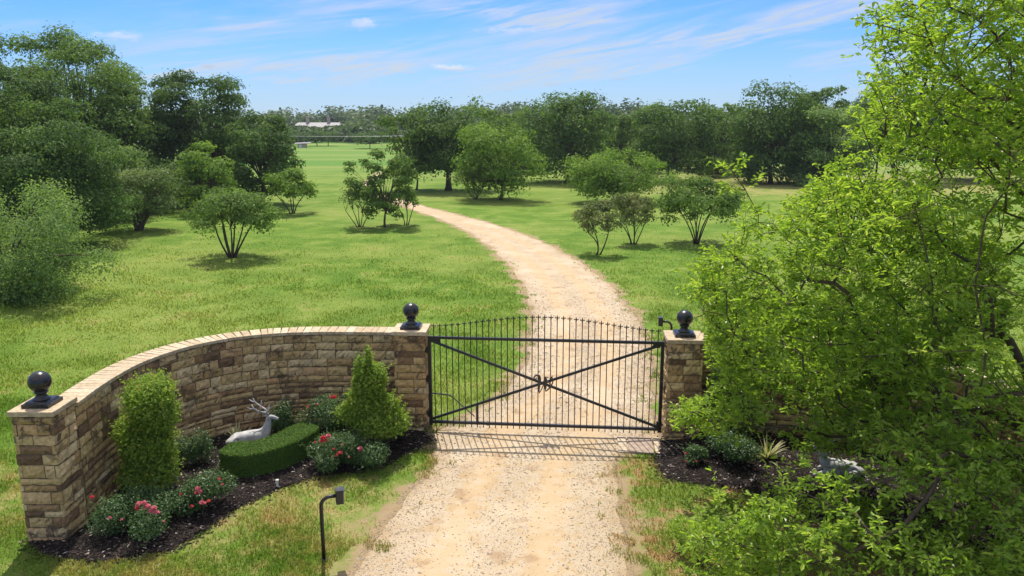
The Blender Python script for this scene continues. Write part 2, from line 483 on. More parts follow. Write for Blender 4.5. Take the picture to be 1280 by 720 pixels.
def painted(name, colr, rough, spec=.5, metal=0., rust=0.):
    m, nt, out = new_mat(name)
    n = noise_(nt, objco(nt), 12, 5, .65)
    c = mix_(nt, mapr(nt, n, .35, .75), tuple(x * .75 for x in colr), tuple(min(1, x * 1.3) for x in colr))
    if rust: c = mix_(nt, mapr(nt, noise_(nt, objco(nt), 6, 5, .7), .58, .72, 0, rust), c, (.12, .06, .035))
    principled(nt, out, c, mapr(nt, n, .3, .7, rough * .8, min(1, rough * 1.25)), spec, metal)
    return m


IRON = painted('black painted iron', (.014, .014, .015), .42, .5, 0, .25)
FINIAL = painted('black enamel', (.016, .016, .019), .28, .5)
BRONZE = painted('dark bronze', (.055, .042, .038), .5, .5)
PLASTIC = painted('black plastic', (.02, .02, .022), .4)
GREYMETAL = painted('brushed grey metal', (.42, .42, .42), .4, .5, .6)
STATUE = None
m, nt, out = new_mat('weathered cast stone')
P_ = objco(nt)
c = mix_(nt, mapr(nt, noise_(nt, P_, 6, 5, .65), .38, .68), (.33, .325, .32), (.55, .54, .52))
c = mix_(nt, mapr(nt, noise_(nt, P_, 22, 4, .7), .58, .75, 0, .6), c, (.15, .15, .145))
principled(nt, out, c, .8, .25, bump=noise_(nt, P_, 40, 4), bstr=.35, bdist=.01)
STATUE = m
PETAL = leaf_mat('coral petals', [(0, (.50, .035, .045)), (.5, (.66, .060, .075)), (1, (.78, .17, .18))], .3, .5, .3, (1.2, .7, .7))
PINK = leaf_mat('pink petals', [(0, (.52, .10, .14)), (.5, (.66, .18, .22)), (1, (.75, .32, .34))], .3, .5, .3, (1.2, .7, .7))
CONCRETE = painted('tan concrete', (.50, .40, .29), .9, .15)
CONCRETE_DARK = painted('stained concrete', (.36, .275, .215), .9, .15)
WHITE = painted('white plastic', (.72, .72, .70), .5)

# ------------------------------------------------------------------ structure: ground
gm = MB()
gm.add([(-1500, -60, 0), (1500, -60, 0), (1500, 1500, 0), (-1500, 1500, 0)], np.array([(0, 1, 2, 3)]))
tag(gm.build('lawn', LAWN), kind='structure', label='broad green lawn running back to the far trees')

# gravel track: left and right edges seen in the photograph, as ground points
LPX = [(440, 720), (478, 660), (520, 610), (549, 580), (543, 558), (541, 543), (585, 518), (622, 500), (642, 478), (657, 455), (665, 425), (668, 395), (660, 365), (641, 335), (613, 308), (582, 288), (548, 273), (513, 261), (480, 250), (446, 238)]
RPX = [(780, 720), (778, 660), (769, 605), (767, 580), (772, 567), (820, 553), (815, 530), (811, 500), (812, 470), (808, 440), (800, 410), (785, 385), (765, 360), (735, 335), (700, 313), (660, 295), (616, 280), (570, 268), (526, 257), (490, 246), (455, 235.5)]
LE = np.array([(-2.6, 2.0), (-2.5, 6.0)] + [ground(*p) for p in LPX]); RE = np.array([(1.35, 2.0), (1.4, 6.0)] + [ground(*p) for p in RPX])
LE = LE[np.argsort(LE[:, 1])]; RE = RE[np.argsort(RE[:, 1])]
# far back the track swings away behind the trees
LE = np.vstack([LE] + [[ground(*q)] for q in ((452, 231), (466, 221), (478, 212))]); RE = np.vstack([RE] + [[ground(*q)] for q in ((463, 230), (476, 221), (486, 212))])


def jit(a, s, amp): return sum(amp / k * np.sin(a * s * k * 1.37 + k * 2.1 + 1.7 * np.sin(a * s * .71 * k)) for k in (1, 2.3, 5.1))


def track_x(Y):
    wob = np.clip(Y * .006, .07, .14)
    return np.interp(Y, LE[:, 1], LE[:, 0]) + jit(Y, 2.2, 1) * wob * .5, np.interp(Y, RE[:, 1], RE[:, 0]) + jit(Y + 50, 2.0, 1) * wob * .5


ys = np.concatenate([np.arange(2, 20, .05), np.arange(20, 40, .12), np.arange(40, 95, .3)])
xl, xr = track_x(ys); NU = 13
uu = np.linspace(0, 1, NU)
V = np.stack([xl[:, None] + (xr - xl)[:, None] * uu, np.broadcast_to(ys[:, None], (len(ys), NU)), np.zeros((len(ys), NU)) + .004], -1)
i = np.arange(len(ys) - 1)[:, None] * NU; j = np.arange(NU - 1)[None]
tr = MB(); tr.add(V.reshape(-1, 3), np.stack([i + j, i + j + 1, i + NU + j + 1, i + NU + j], -1).reshape(-1, 4), np.broadcast_to(uu, (len(ys), NU)).ravel())
tag(tr.build('gravel_driveway', GRAVEL), kind='structure', label='tan gravel driveway curving through the gate')

# bare trodden soil fringing the gravel, fading into the turf (tint: 0 at the gravel, 1 outside)
m, nt, out = new_mat('trodden verge')
g = lawn_group(nt); P_ = pos(nt)
k_ = math_(nt, 'MULTIPLY_ADD', math_(nt, 'SUBTRACT', noise_(nt, P_, 3.5, 5, .68), .5), 2.6, tint_(nt))
soil = mix_(nt, noise_(nt, P_, 9, 4, .7), (.27, .185, .10), (.40, .30, .18))
c = mix_(nt, mapr(nt, k_, .25, .85), soil, g[0])
principled(nt, out, c, .95, .1, bump=noise_(nt, P_, 26, 4, .7), bstr=.8, bdist=.05)
vm = MB(); xl, xr = track_x(ys)
wv = .42 + .16 * np.sin(ys * 1.9) + .12 * np.sin(ys * 4.7 + 1)
for ed, sg in ((xl, -1), (xr, 1)):
    cols = np.stack([ed - sg * .12, ed + sg * wv * .35, ed + sg * wv], 1)
    if sg < 0: cols = cols[:, ::-1]
    V = np.stack([cols, np.broadcast_to(ys[:, None], cols.shape), np.zeros(cols.shape) + .002], -1)
    i = np.arange(len(ys) - 1)[:, None] * 3; j = np.arange(2)[None]
    tv = np.array([0, .35, 1.0]); tv = tv[::-1] if sg < 0 else tv
    vm.add(V.reshape(-1, 3), np.stack([i + j, i + j + 1, i + 4 + j, i + 3 + j], -1).reshape(-1, 4), np.broadcast_to(tv, (len(ys), 3)).ravel())
tag(vm.build('driveway_verge', m), kind='structure', label='trodden soil verge along both sides of the gravel driveway')

# ------------------------------------------------------------------ masonry
rngS = np.random.default_rng(11)


def polyline(pts, step=.04):
    """Catmull-Rom through pts, resampled"""
    p = np.array(pts, float)
    if len(p) > 2:
        q = np.vstack([2 * p[0] - p[1], p, 2 * p[-1] - p[-2]]); o = []
        for k in range(1, len(q) - 2):
            t = np.linspace(0, 1, 24, endpoint=False)[:, None]
            a, b, c_, d = q[k - 1], q[k], q[k + 1], q[k + 2]
            o.append(.5 * (2 * b + (c_ - a) * t + (2 * a - 5 * b + 4 * c_ - d) * t ** 2 + (3 * b - a - 3 * c_ + d) * t ** 3))
        p = np.vstack(o + [p[-1:]])
    s = np.concatenate([[0], np.cumsum(np.hypot(*np.diff(p, axis=0).T))])
    n = max(2, int(s[-1] / step) + 1); ss = np.linspace(0, s[-1], n)
    return np.stack([np.interp(ss, s, p[:, 0]), np.interp(ss, s, p[:, 1])], 1), ss


def frame(path, ss, s):
    x = np.interp(s, ss, path[:, 0]); y = np.interp(s, ss, path[:, 1])
    e = .02
    tx = np.interp(np.minimum(s + e, ss[-1]), ss, path[:, 0]) - np.interp(np.maximum(s - e, 0), ss, path[:, 0])
    ty = np.interp(np.minimum(s + e, ss[-1]), ss, path[:, 1]) - np.interp(np.maximum(s - e, 0), ss, path[:, 1])
    L = np.hypot(tx, ty); tx /= L; ty /= L
    return x, y, ty, -tx        # point and the outward normal (right hand of travel)


def courses(z0, z1, lo=.075, hi=.19):
    z = [z0]
    while z[-1] < z1 - .07: z.append(z[-1] + rngS.uniform(lo, hi))
    z = np.array(z); return z0 + (z - z0) * (z1 - z0) / (z[-1] - z0)


def lay_stones(mb, path, ss, z0c, lens=(.14, .50), gap=.006, proud=.016, trim=None):
    """rough ashlar along a path; trim(k) -> (s_start, s_end) per course for the bond at corners"""
    for k in range(len(z0c) - 1):
        a, b = z0c[k] + gap * rngS.uniform(.5, 1.6), z0c[k + 1] - gap * rngS.uniform(.5, 1.6)
        s0, s1 = (0, ss[-1]) if trim is None else trim(k)
        s = s0 - (rngS.uniform(0, .2) if trim is None else 0); cuts = [s0]
        while True:
            s += rngS.uniform(*lens) * (1.25 if b - a < .12 else 1)
            if s > s1 - .12: break
            if s > cuts[-1] + .1: cuts.append(s)
        cuts.append(s1)
        for c0, c1 in zip(cuts[:-1], cuts[1:]):
            nu = max(2, int((c1 - c0) / .045)); nv = max(2, int((b - a) / .045))
            a2, b2 = a + max(0, rngS.normal(0, .006)), b - max(0, rngS.normal(0, .006))
            gs = np.linspace(c0 + gap * rngS.uniform(.4, 1.8), c1 - gap * rngS.uniform(.4, 1.8), nu + 1); gz = np.linspace(a2, b2, nv + 1)
            G, Z = np.meshgrid(gs, gz, indexing='ij')
            x, y, nx, ny = frame(path, ss, G.ravel()); zz = Z.ravel()
            base = rngS.uniform(-.004, proud)
            e = np.minimum(np.minimum(G - gs[0], gs[-1] - G), np.minimum(Z - a2, b2 - Z)).ravel()
            off = base + np.where(e < 1e-6, -.012, rngS.normal(.004, .009, len(x)))
            jitter = np.where(e < 1e-6, rngS.normal(0, .005, len(x)), 0)
            top = np.stack([x + nx * off, y + ny * off, zz + jitter], 1)
            idx = np.arange((nu + 1) * (nv + 1)).reshape(nu + 1, nv + 1)
            f = [np.stack([idx[:-1, :-1], idx[1:, :-1], idx[1:, 1:], idx[:-1, 1:]], -1).reshape(-1, 4)]
            rim = np.concatenate([idx[:, 0], idx[-1, 1:], idx[-2::-1, -1], idx[0, -2:0:-1]])
            back = top[rim] - np.stack([nx, ny, np.zeros_like(nx)], 1)[rim] * .05
            m0 = len(top); r = np.arange(len(rim)); r2 = (r + 1) % len(rim)
            f.append(np.stack([rim[r2], rim[r], m0 + r, m0 + r2], -1))
            tint = rngS.beta(1.2, 1.05) if rngS.random() > .09 else rngS.uniform(0, .16)
            mb.add(np.vstack([top, back]), np.concatenate(f), tint, 0)


def slab(mb, c, s, rz=0., bev=.008, rough=.004, tint=.5, mat=0, cuts=6):
    """a cut stone slab with worn, slightly uneven edges"""
    bm = bmesh.new(); bmesh.ops.create_cube(bm, size=1)
    for v in bm.verts: v.co = Vector((v.co.x * s[0], v.co.y * s[1], v.co.z * s[2]))
    bmesh.ops.subdivide_edges(bm, edges=[e for e in bm.edges if e.calc_length() > .12], cuts=cuts, use_grid_fill=True)
    sharp = [e for e in bm.edges if len(e.link_faces) == 2 and e.calc_face_angle() > 1]
    bmesh.ops.bevel(bm, geom=sharp, offset=bev, segments=2, affect='EDGES', profile=.5)
    for v in bm.verts:
        n = mnoise.noise_vector(Vector((v.co.x * 9 + c[0] * 3, v.co.y * 9 + c[1] * 3, v.co.z * 9 + tint * 40)))
        v.co += n * rough
    M = Matrix.Translation(c) @ Matrix.Rotation(rz, 4, 'Z')
    bm.verts.index_update()
    mb.add([tuple(M @ v.co) for v in bm.verts], [[v.index for v in f.verts] for f in bm.faces], tint, mat)
    bm.free()


def make_pillar(x, y, rz, half, top, label, ground_courses=True):
    """square stone pillar, centre x, y, with capstone and black ball finial"""
    t = empty('stone_pillar', (x, y, 0), rz, label, 'pillar', 'stone gate pillars with ball finials')
    mb = MB(); h = top - .075
    zc = courses(-.02, h, .09, .2)
    corners = [(-half, -half), (half, -half), (half, half), (-half, half)]
    for k in range(4):
        p0, p1 = corners[k], corners[(k + 1) % 4]
        path, ss = polyline([p0, p1])
        inset = .055
        lay_stones(mb, path, ss, zc, (.2, .42), trim=lambda c, k=k: ((0, ss[-1]) if (c + k) % 2 else (inset, ss[-1] - inset)))
    mb.box((0, 0, h / 2), (2 * half - .03, 2 * half - .03, h - .01), 0, .5, 1)
    mb.build('shaft', [STONE, MORTAR], t)
    cp = MB(); slab(cp, (0, 0, top - .0375), (2 * half + .06, 2 * half + .06, .075), 0, .01, .006, rngS.uniform(.4, .8))
    cp.build('capstone', CAPSTONE, t)
    # finial
    fb = MB(); zt = top + .004
    fb.box((0, 0, zt + .022), (.37, .37, .044)); fb.box((0, 0, zt + .058), (.33, .33, .03), 0, .5, 0, .86)
    base = fb.build('finial_base', FINIAL, None)
    ba = MB(); z0 = zt + .073
    prof = [(.001, z0), (.115, z0), (.112, z0 + .012), (.085, z0 + .03), (.068, z0 + .06), (.066, z0 + .082), (.088, z0 + .094), (.094, z0 + .104), (.088, z0 + .114), (.07, z0 + .12)]
    zc_, r_ = z0 + .118 + .130, .150
    for a in np.linspace(-58, 90, 18): prof.append((max(.001, r_ * math.cos(R(a))), zc_ + r_ * math.sin(R(a))))
    ball = ba.build('ball_finial', FINIAL, t, True) if False else None
    ba.lathe(prof, (0, 0, 0), 32)
    ball = ba.build('ball_finial', FINIAL, t, True)
    base.parent = ball
    return t


def make_wall(pts, label, z1=1.86, thick=.36):
    """curved wall, pts = the face that looks at the flower bed"""
    t = empty('stone_wall', (0, 0, 0), 0, label, 'garden wall')
    path, ss = polyline(pts)
    x, y, nx, ny = frame(path, ss, ss)
    back = np.stack([x - nx * thick, y - ny * thick], 1)
    zc = courses(-.02, z1 - .06)
    mb = MB(); lay_stones(mb, path, ss, zc)
    bp, bs = polyline(back[::-1][::12].tolist() + [back[0].tolist()])
    lay_stones(mb, bp, bs, courses(-.02, z1 - .06))
    f_ = np.stack([x - nx * .015, y - ny * .015], 1); b_ = np.stack([x - nx * (thick - .015), y - ny * (thick - .015)], 1)
    n = len(x); zt = z1 - .065
    V = np.concatenate([np.c_[f_, np.full(n, -.02)], np.c_[f_, np.full(n, zt)], np.c_[b_, np.full(n, zt)], np.c_[b_, np.full(n, -.02)]])
    i = np.arange(n - 1)
    fs = [np.stack([q * n + i, q * n + i + 1, (q + 1) % 4 * n + i + 1, (q + 1) % 4 * n + i], -1) for q in range(3)]
    mb.add(V, np.concatenate(fs), .5, 1)
    mb.build('masonry', [STONE, MORTAR], t)
    cm = MB(); s = 0.02
    while s < ss[-1] - .1:
        L = rngS.uniform(.09, .20)
        if s + L > ss[-1] - .12: L = ss[-1] - s - .005
        px, py, qx, qy = [float(v[0]) for v in frame(path, ss, np.array([s + L / 2]))]
        dpt = thick + .055
        slab(cm, (px - qx * (thick / 2), py - qy * (thick / 2), z1 - .03), (L - .006, dpt, .058 + rngS.uniform(-.003, .003)), math.atan2(-qx, qy) + math.pi, .006, .003, rngS.uniform(.2, 1), 0, 2)
        s += L
    cm.build('coping', CAPSTONE, t)
    return t


HALF = .285
G_ANG = math.atan2(-.40, 4.40)
# pillars
make_pillar(-6.53, 10.45, R(0), HALF, 1.955, 'sandstone pillar with black ball finial ending the left wall, nearest the camera')
make_pillar(-1.905, 14.52, R(-2), .295, 1.985, 'sandstone pillar with black ball finial carrying the gate hinges')
make_pillar(3.165, 14.08, R(-4), .315, 1.955, 'sandstone pillar with black ball finial partly behind the foreground tree')
make_wall([(-6.25, 10.76), (-6.30, 11.7), (-6.22, 12.7), (-5.88, 13.58), (-5.30, 14.22), (-4.55, 14.58), (-3.6, 14.70), (-2.21, 14.66)],
          'curved sandstone wall behind the flower bed left of the gate')
make_wall([(3.39, 14.25), (4.7, 14.15), (5.65, 13.95), (6.4, 13.45), (6.95, 12.7), (7.25, 11.8), (7.35, 10.9)],
          'curved sandstone wall half hidden by foreground tree branches')
t = make_pillar(7.62, 10.55, R(0), HALF, 1.955, 'sandstone pillar behind the foreground tree at the far right end')

# ------------------------------------------------------------------ gate
GL = Vector((-1.575, 14.30, 0)); GW = 4.37
gate = empty('metal_gate', GL, G_ANG, 'black iron swing gate with arched pickets and crossed braces over the driveway', 'gate')
Z_B, Z_T = .19, 1.855


def part(mb, name, mat, parent, smooth=False): return mb.build(name, mat, parent, smooth)


mb = MB(); mb.bar((.03, 0, Z_T), (GW - .03, 0, Z_T), .05, .05); part(mb, 'top_rail', IRON, gate)
mb = MB(); mb.bar((.03, 0, Z_B), (GW - .03, 0, Z_B), .05, .05); part(mb, 'bottom_rail', IRON, gate)
for xx in (.03, GW - .03):
    mb = MB(); mb.bar((xx, 0, Z_B - .06), (xx, 0, Z_T + .03), .062, .062, (0, 1, 0))
    st = part(mb, 'gate_stile', IRON, gate)
for k, (za, zb) in enumerate(((Z_T - .05, Z_B + .05), (Z_B + .05, Z_T - .05))):
    mb = MB(); mb.bar((.06, -.034 + k * .068, za), (GW - .06, -.034 + k * .068, zb), .035, .045, (0, 0, 1)); part(mb, 'brace', IRON, gate)
for xx in (.11, GW - .11):
    mb = MB(); mb.add([(xx - .05, -.036, Z_T + .03), (xx + .09 * (1 if xx < 1 else 0) + .03, -.036, Z_T + .03), (xx + .09 * (1 if xx < 1 else 0) + .03, -.036, Z_T - .09), (xx - .05 - .09 * (0 if xx < 1 else 1), -.036, Z_T - .09),
                       (xx - .05, -.028, Z_T + .03), (xx + .09 * (1 if xx < 1 else 0) + .03, -.028, Z_T + .03), (xx + .09 * (1 if xx < 1 else 0) + .03, -.028, Z_T - .09), (xx - .05 - .09 * (0 if xx < 1 else 1), -.028, Z_T - .09)],
                      np.array([(0, 3, 2, 1), (4, 5, 6, 7), (0, 1, 5, 4), (1, 2, 6, 5), (2, 3, 7, 6), (3, 0, 4, 7)]))
    part(mb, 'gusset', IRON, gate)
NB = 37
for k in range(NB):
    xx = .06 + (GW - .12) * (k + .5) / NB
    zt = 2.115 + .215 * (.5 - .5 * math.cos(2 * math.pi * xx / GW)) ** .85
    mb = MB(); mb.tube([(xx, 0, .10), (xx, 0, zt - .07)], .0095, 6)
    mb.lathe([(.001, zt - .075), (.016, zt - .072), (.016, zt - .064), (.009, zt - .058), (.013, zt - .045), (.014, zt - .036), (.009, zt - .02), (.001, zt + .015)], (xx, 0, 0), 6)
    mb.bar((xx - .036, 0, zt - .042), (xx + .036, 0, zt - .042), .012, .013)
    for sx in (-1, 1): mb.box((xx + sx * .036, 0, zt - .040), (.012, .014, .024))
    part(mb, 'picket', IRON, gate)
for zz in (.35, 1.05, 1.62):
    mb = MB(); mb.lathe([(.001, zz - .06), (.022, zz - .06), (.022, zz + .06), (.001, zz + .06)], (-.018, -.012, 0), 10); mb.box((-.055, -.005, zz), (.05, .07, .10)); part(mb, 'hinge', IRON, gate)
mb = MB(); mb.box((.92, .0, .375), (.045, .045, .32)); part(mb, 'brace_strut', IRON, gate)
mb = MB(); mb.box((GW - .06, -.05, .30), (.07, .05, .12)); mb.bar((GW - .10, -.05, .30), (GW + .03, -.05, .30), .02, .02); part(mb, 'latch', IRON, gate)
mb = MB(); mb.tube([(-.05, .30, .66), (.35, .36, .60)], .016, 8); mb.tube([(.35, .36, .60), (.86, .05, .30)], .011, 8)
mb.box((-.08, .29, .66), (.10, .10, .14)); part(mb, 'opener_arm', IRON, gate, False)
# the monogram W: a flourished letter cut from plate
def letter_stroke(mb, pts, wid, y0=-.07, y1=-.045):
    p = np.array(pts, float)
    q = np.vstack([2 * p[0] - p[1], p, 2 * p[-1] - p[-2]]); o = []; ww = []
    wd = np.array(wid, float)
    for k in range(1, len(q) - 2):
        for t_ in np.linspace(0, 1, 8, endpoint=False):
            a, b, c_, d = q[k - 1], q[k], q[k + 1], q[k + 2]
            o.append(.5 * (2 * b + (c_ - a) * t_ + (2 * a - 5 * b + 4 * c_ - d) * t_ ** 2 + (3 * b - a - 3 * c_ + d) * t_ ** 3)); ww.append(wd[k - 1] + (wd[k] - wd[k - 1]) * t_)
    o.append(p[-1]); ww.append(wd[-1]); o = np.array(o); ww = np.array(ww)
    d = unit(np.gradient(o, axis=0)); nrm = np.stack([-d[:, 1], d[:, 0]], 1)
    A = o + nrm * ww[:, None] / 2; B = o - nrm * ww[:, None] / 2; n = len(o)
    V = np.concatenate([np.c_[A[:, 0], np.full(n, y0), A[:, 1]], np.c_[B[:, 0], np.full(n, y0), B[:, 1]], np.c_[B[:, 0], np.full(n, y1), B[:, 1]], np.c_[A[:, 0], np.full(n, y1), A[:, 1]]])
    i = np.arange(n - 1)
    fs = [np.stack([a_ * n + i, b_ * n + i, b_ * n + i + 1, a_ * n + i + 1], -1) for a_, b_ in ((0, 1), (1, 2), (2, 3), (3, 0))]
    fs.append(np.array([[0, 3 * n, 2 * n, n], [n - 1, 2 * n - 1, 3 * n - 1, 4 * n - 1]]))
    mb.add(V, np.concatenate(fs))


mb = MB(); cx, cz = GW / 2 - .01, 1.03; k_ = .19


def W(pts): return [(cx + a * k_, cz + b * k_) for a, b in pts]


letter_stroke(mb, W([(-.62, .55), (-.85, .45), (-.92, .65), (-.70, .84), (-.42, .74), (-.38, .25), (-.46, -.45), (-.40, -.98)]), [.012, .016, .02, .026, .04, .055, .045, .008])
letter_stroke(mb, W([(-.40, -.98), (-.14, -.45), (.06, .15), (.16, .72)]), [.010, .018, .020, .030])
letter_stroke(mb, W([(.16, .72), (.24, .3), (.20, -.3), (.22, -.80)]), [.03, .052, .042, .008])
letter_stroke(mb, W([(.22, -.80), (.58, -.42), (.86, .05), (.90, .45), (.76, .66), (.62, .50)]), [.010, .026, .024, .020, .022, .03])
letter_stroke(mb, W([(-.05, .28), (.12, .10), (.42, .22), (.62, .02)]), [.012, .02, .02, .012])
letter_stroke(mb, W([(.62, .50), (.78, .44), (.84, .86)]), [.02, .016, .02])
part(mb, 'monogram', BRONZE, gate)

# concrete slab under the gate latch
mb = MB()
sx, sy = ground(799, 557)
ang = G_ANG
for dxs, wd, mt in ((-.31, .16, 0), (.02, .44, 1), (.33, .12, 0)):
    slab(mb, (sx + dxs * math.cos(ang), sy + dxs * math.sin(ang), .012), (wd, .74, .03), ang, .004, .003, .5, mt, 3)
tag(mb.build('concrete_pad', [CONCRETE, CONCRETE_DARK]), 'tan concrete pad set in the gravel under the latch end of the gate', 'concrete pad')


# ------------------------------------------------------------------ keypad posts
def keypad_post(x, y, h, rz, label):
    t = empty('keypad_post', (x, y, 0), rz, label, 'keypad post', 'gooseneck keypad posts')
    mb = MB(); r = .12
    pts = [(0, 0, -.02), (0, 0, h * .5), (0, 0, h - r)] + [(r - r * math.cos(a), 0, h - r + r * math.sin(a)) for a in np.linspace(.25, math.pi / 2, 6)] + [(.20, 0, h)]
    mb.tube(pts, .026, 10); mb.build('gooseneck_post', IRON, t, True)
    mb = MB(); mb.lathe([(.001, .0), (.06, .0), (.06, .012), (.04, .02), (.03, .022)], (0, 0, .004), 12); mb.build('foot_flange', IRON, t)
    mb = MB(); slab(mb, (.245, -.0, h - .015), (.10, .12, .19), 0, .008, 0, .5, 0, 1)
    bx_ = mb.build('keypad_box', PLASTIC, t)
    mb = MB(); mb.box((.297, 0, h - .01), (.006, .09, .14)); mb.box((.305, 0, h + .03), (.008, .05, .02)); mb.build('keypad_face', GREYMETAL, bx_)
    mb = MB(); mb.box((.255, 0, h + .086), (.125, .13, .010)); mb.build('rain_hood', PLASTIC, bx_)
    return t


kx, ky = ground(405, 700)
keypad_post(kx, ky, .91, R(18), 'black gooseneck keypad post standing in the grass left of driveway')
keypad_post(3.62, 17.4, 1.36, R(165), 'black gooseneck keypad post in the lawn behind the right gate pillar')
mb = MB(); mx, my = ground(347, 610); mb.lathe([(.001, .12), (.028, .115), (.03, .10), (.024, .095), (.022, -.01)], (mx, my, 0.03), 12)
tag(mb.build('irrigation_riser', WHITE, None, True), 'short white riser stub standing in the mulch before the hedge', 'riser')

# ------------------------------------------------------------------ flower beds
def bed(edge, label):
    poly = edge
    xs = [p[0] for p in poly]; ys_ = [p[1] for p in poly]; st_ = .05
    gx_ = np.arange(min(xs) - .1, max(xs) + .1, st_); gy_ = np.arange(min(ys_) - .1, max(ys_) + .1, st_)
    X, Y = np.meshgrid(gx_, gy_, indexing='ij'); ins = in_poly(X, Y, poly); d = np.where(ins, edge_dist(X, Y, poly), 0)
    rr = np.random.default_rng(5)
    Z = .006 + .07 * np.clip(d / .5, 0, 1) ** .6 + rr.normal(0, .006, X.shape) * (d > 0.03)
    nI, nJ = X.shape; idx = np.arange(nI * nJ).reshape(nI, nJ)
    ok = ins[:-1, :-1] & ins[1:, :-1] & ins[1:, 1:] & ins[:-1, 1:]
    f = np.stack([idx[:-1, :-1], idx[1:, :-1], idx[1:, 1:], idx[:-1, 1:]], -1)[ok]
    used = np.unique(f); mp = np.full(nI * nJ, -1); mp[used] = np.arange(len(used))
    mb = MB(); mb.add(np.stack([X, Y, Z], -1).reshape(-1, 3)[used], mp[f])
    tag(mb.build('mulch_bed', MULCH, None, True), label, None, None, 'structure')
    # loose chips
    n = int(1500 * (max(xs) - min(xs)) * (max(ys_) - min(ys_)))
    px, py = rr.uniform(min(xs) - .2, max(xs) + .2, n), rr.uniform(min(ys_) - .2, max(ys_) + .2, n)
    ins = in_poly(px, py, poly); dd = edge_dist(px, py, poly)
    keep = ins | (dd < rr.exponential(.05, n)); px, py, ins, dd = px[keep], py[keep], ins[keep], dd[keep]
    z = np.where(ins, .012 + .07 * np.clip(dd / .5, 0, 1) ** .6, .01)
    rocks(np.stack([px, py, z], 1), rr.uniform(.010, .026, len(px)), rr, 'mulch_chips', CHIP, (1.7, .6, .4), rr.random(len(px)) ** 1.15 * .985, label.replace('dark mulch bed', 'dark wood chips'))


OCT_V = np.array([(1, 0, 0), (-1, 0, 0), (0, 1, 0), (0, -1, 0), (0, 0, 1), (0, 0, -1)], float)
OCT_F = np.array([(0, 2, 4), (2, 1, 4), (1, 3, 4), (3, 0, 4), (2, 0, 5), (1, 2, 5), (3, 1, 5), (0, 3, 5)])


def rocks(c, r, rr, name, mat, stretch, tint, label):
    n = len(c)
    v = OCT_V[None] * np.array(stretch) * (1 + rr.uniform(-.3, .3, (n, 6, 1))) * r[:, None, None]
    a = rr.uniform(0, 6.28, n); tl = rr.normal(0, .3, n)
    v = np.stack([v[..., 0], v[..., 1] * np.cos(tl)[:, None] - v[..., 2] * np.sin(tl)[:, None], v[..., 1] * np.sin(tl)[:, None] + v[..., 2] * np.cos(tl)[:, None]], -1)
    v = np.stack([v[..., 0] * np.cos(a)[:, None] - v[..., 1] * np.sin(a)[:, None], v[..., 0] * np.sin(a)[:, None] + v[..., 1] * np.cos(a)[:, None], v[..., 2]], -1) + c[:, None]
    f = (OCT_F[None] + (np.arange(n) * 6)[:, None, None]).reshape(-1, 3)
    mb = MB(); mb.add(v.reshape(-1, 3), f, np.repeat(tint, 6))
    return tag(mb.build(name, mat), label, None, None, 'stuff')


BED_PX = [(541, 552), (508, 569), (480, 583), (444, 592), (393, 598), (339, 616), (292, 639), (250, 668), (212, 691), (118, 706), (52, 694)]
BED_L = [ground(*p) for p in BED_PX] + [(-6.85, 10.2), (-6.5, 10.3), (-6.25, 10.7), (-6.32, 11.7), (-6.24, 12.7), (-5.9, 13.6), (-5.3, 14.25), (-4.55, 14.6), (-3.6, 14.72), (-2.2, 14.68), (-1.7, 14.3)]
bed(BED_L, 'dark mulch bed along the left wall')
BED_R = [ground(*p) for p in ((822, 554), (818, 580), (832, 600), (870, 606), (920, 612), (960, 625), (1010, 650))] + [(5.3, 10.2), (6.6, 9.9), (7.3, 10.2), (7.36, 11.8), (7.0, 12.7), (6.4, 13.5), (5.65, 13.98), (4.7, 14.17), (3.4, 14.27), (2.85, 13.85)]
bed(BED_R, 'dark mulch bed along the right wall')

# ------------------------------------------------------------------ loose gravel
rg = np.random.default_rng(21)
n = 32000
Yp = 8.3 + (1 - np.sqrt(rg.random(n))) * 22
xl, xr = track_x(Yp); u = rg.beta(.9, .9, n) * 1.06 - .03
keepw = .10 + .90 * (1 - np.exp(-((u - .30) / .11) ** 2) - np.exp(-((u - .68) / .11) ** 2))
k = rg.random(n) < keepw
Xp = xl + (xr - xl) * u
ok = k & ~in_poly(Xp, Yp, BED_L)
rocks(np.stack([Xp, Yp, np.full(n, .007)], 1)[ok], (rg.gamma(2.0, .0024, n) + .003)[ok] * (np.clip(Yp[ok] / 11, 1, 1.7)), rg, 'loose_gravel', PEBBLE, (1.2, .9, .6), rg.random(int(ok.sum())), 'loose pale limestone gravel scattered over the driveway')

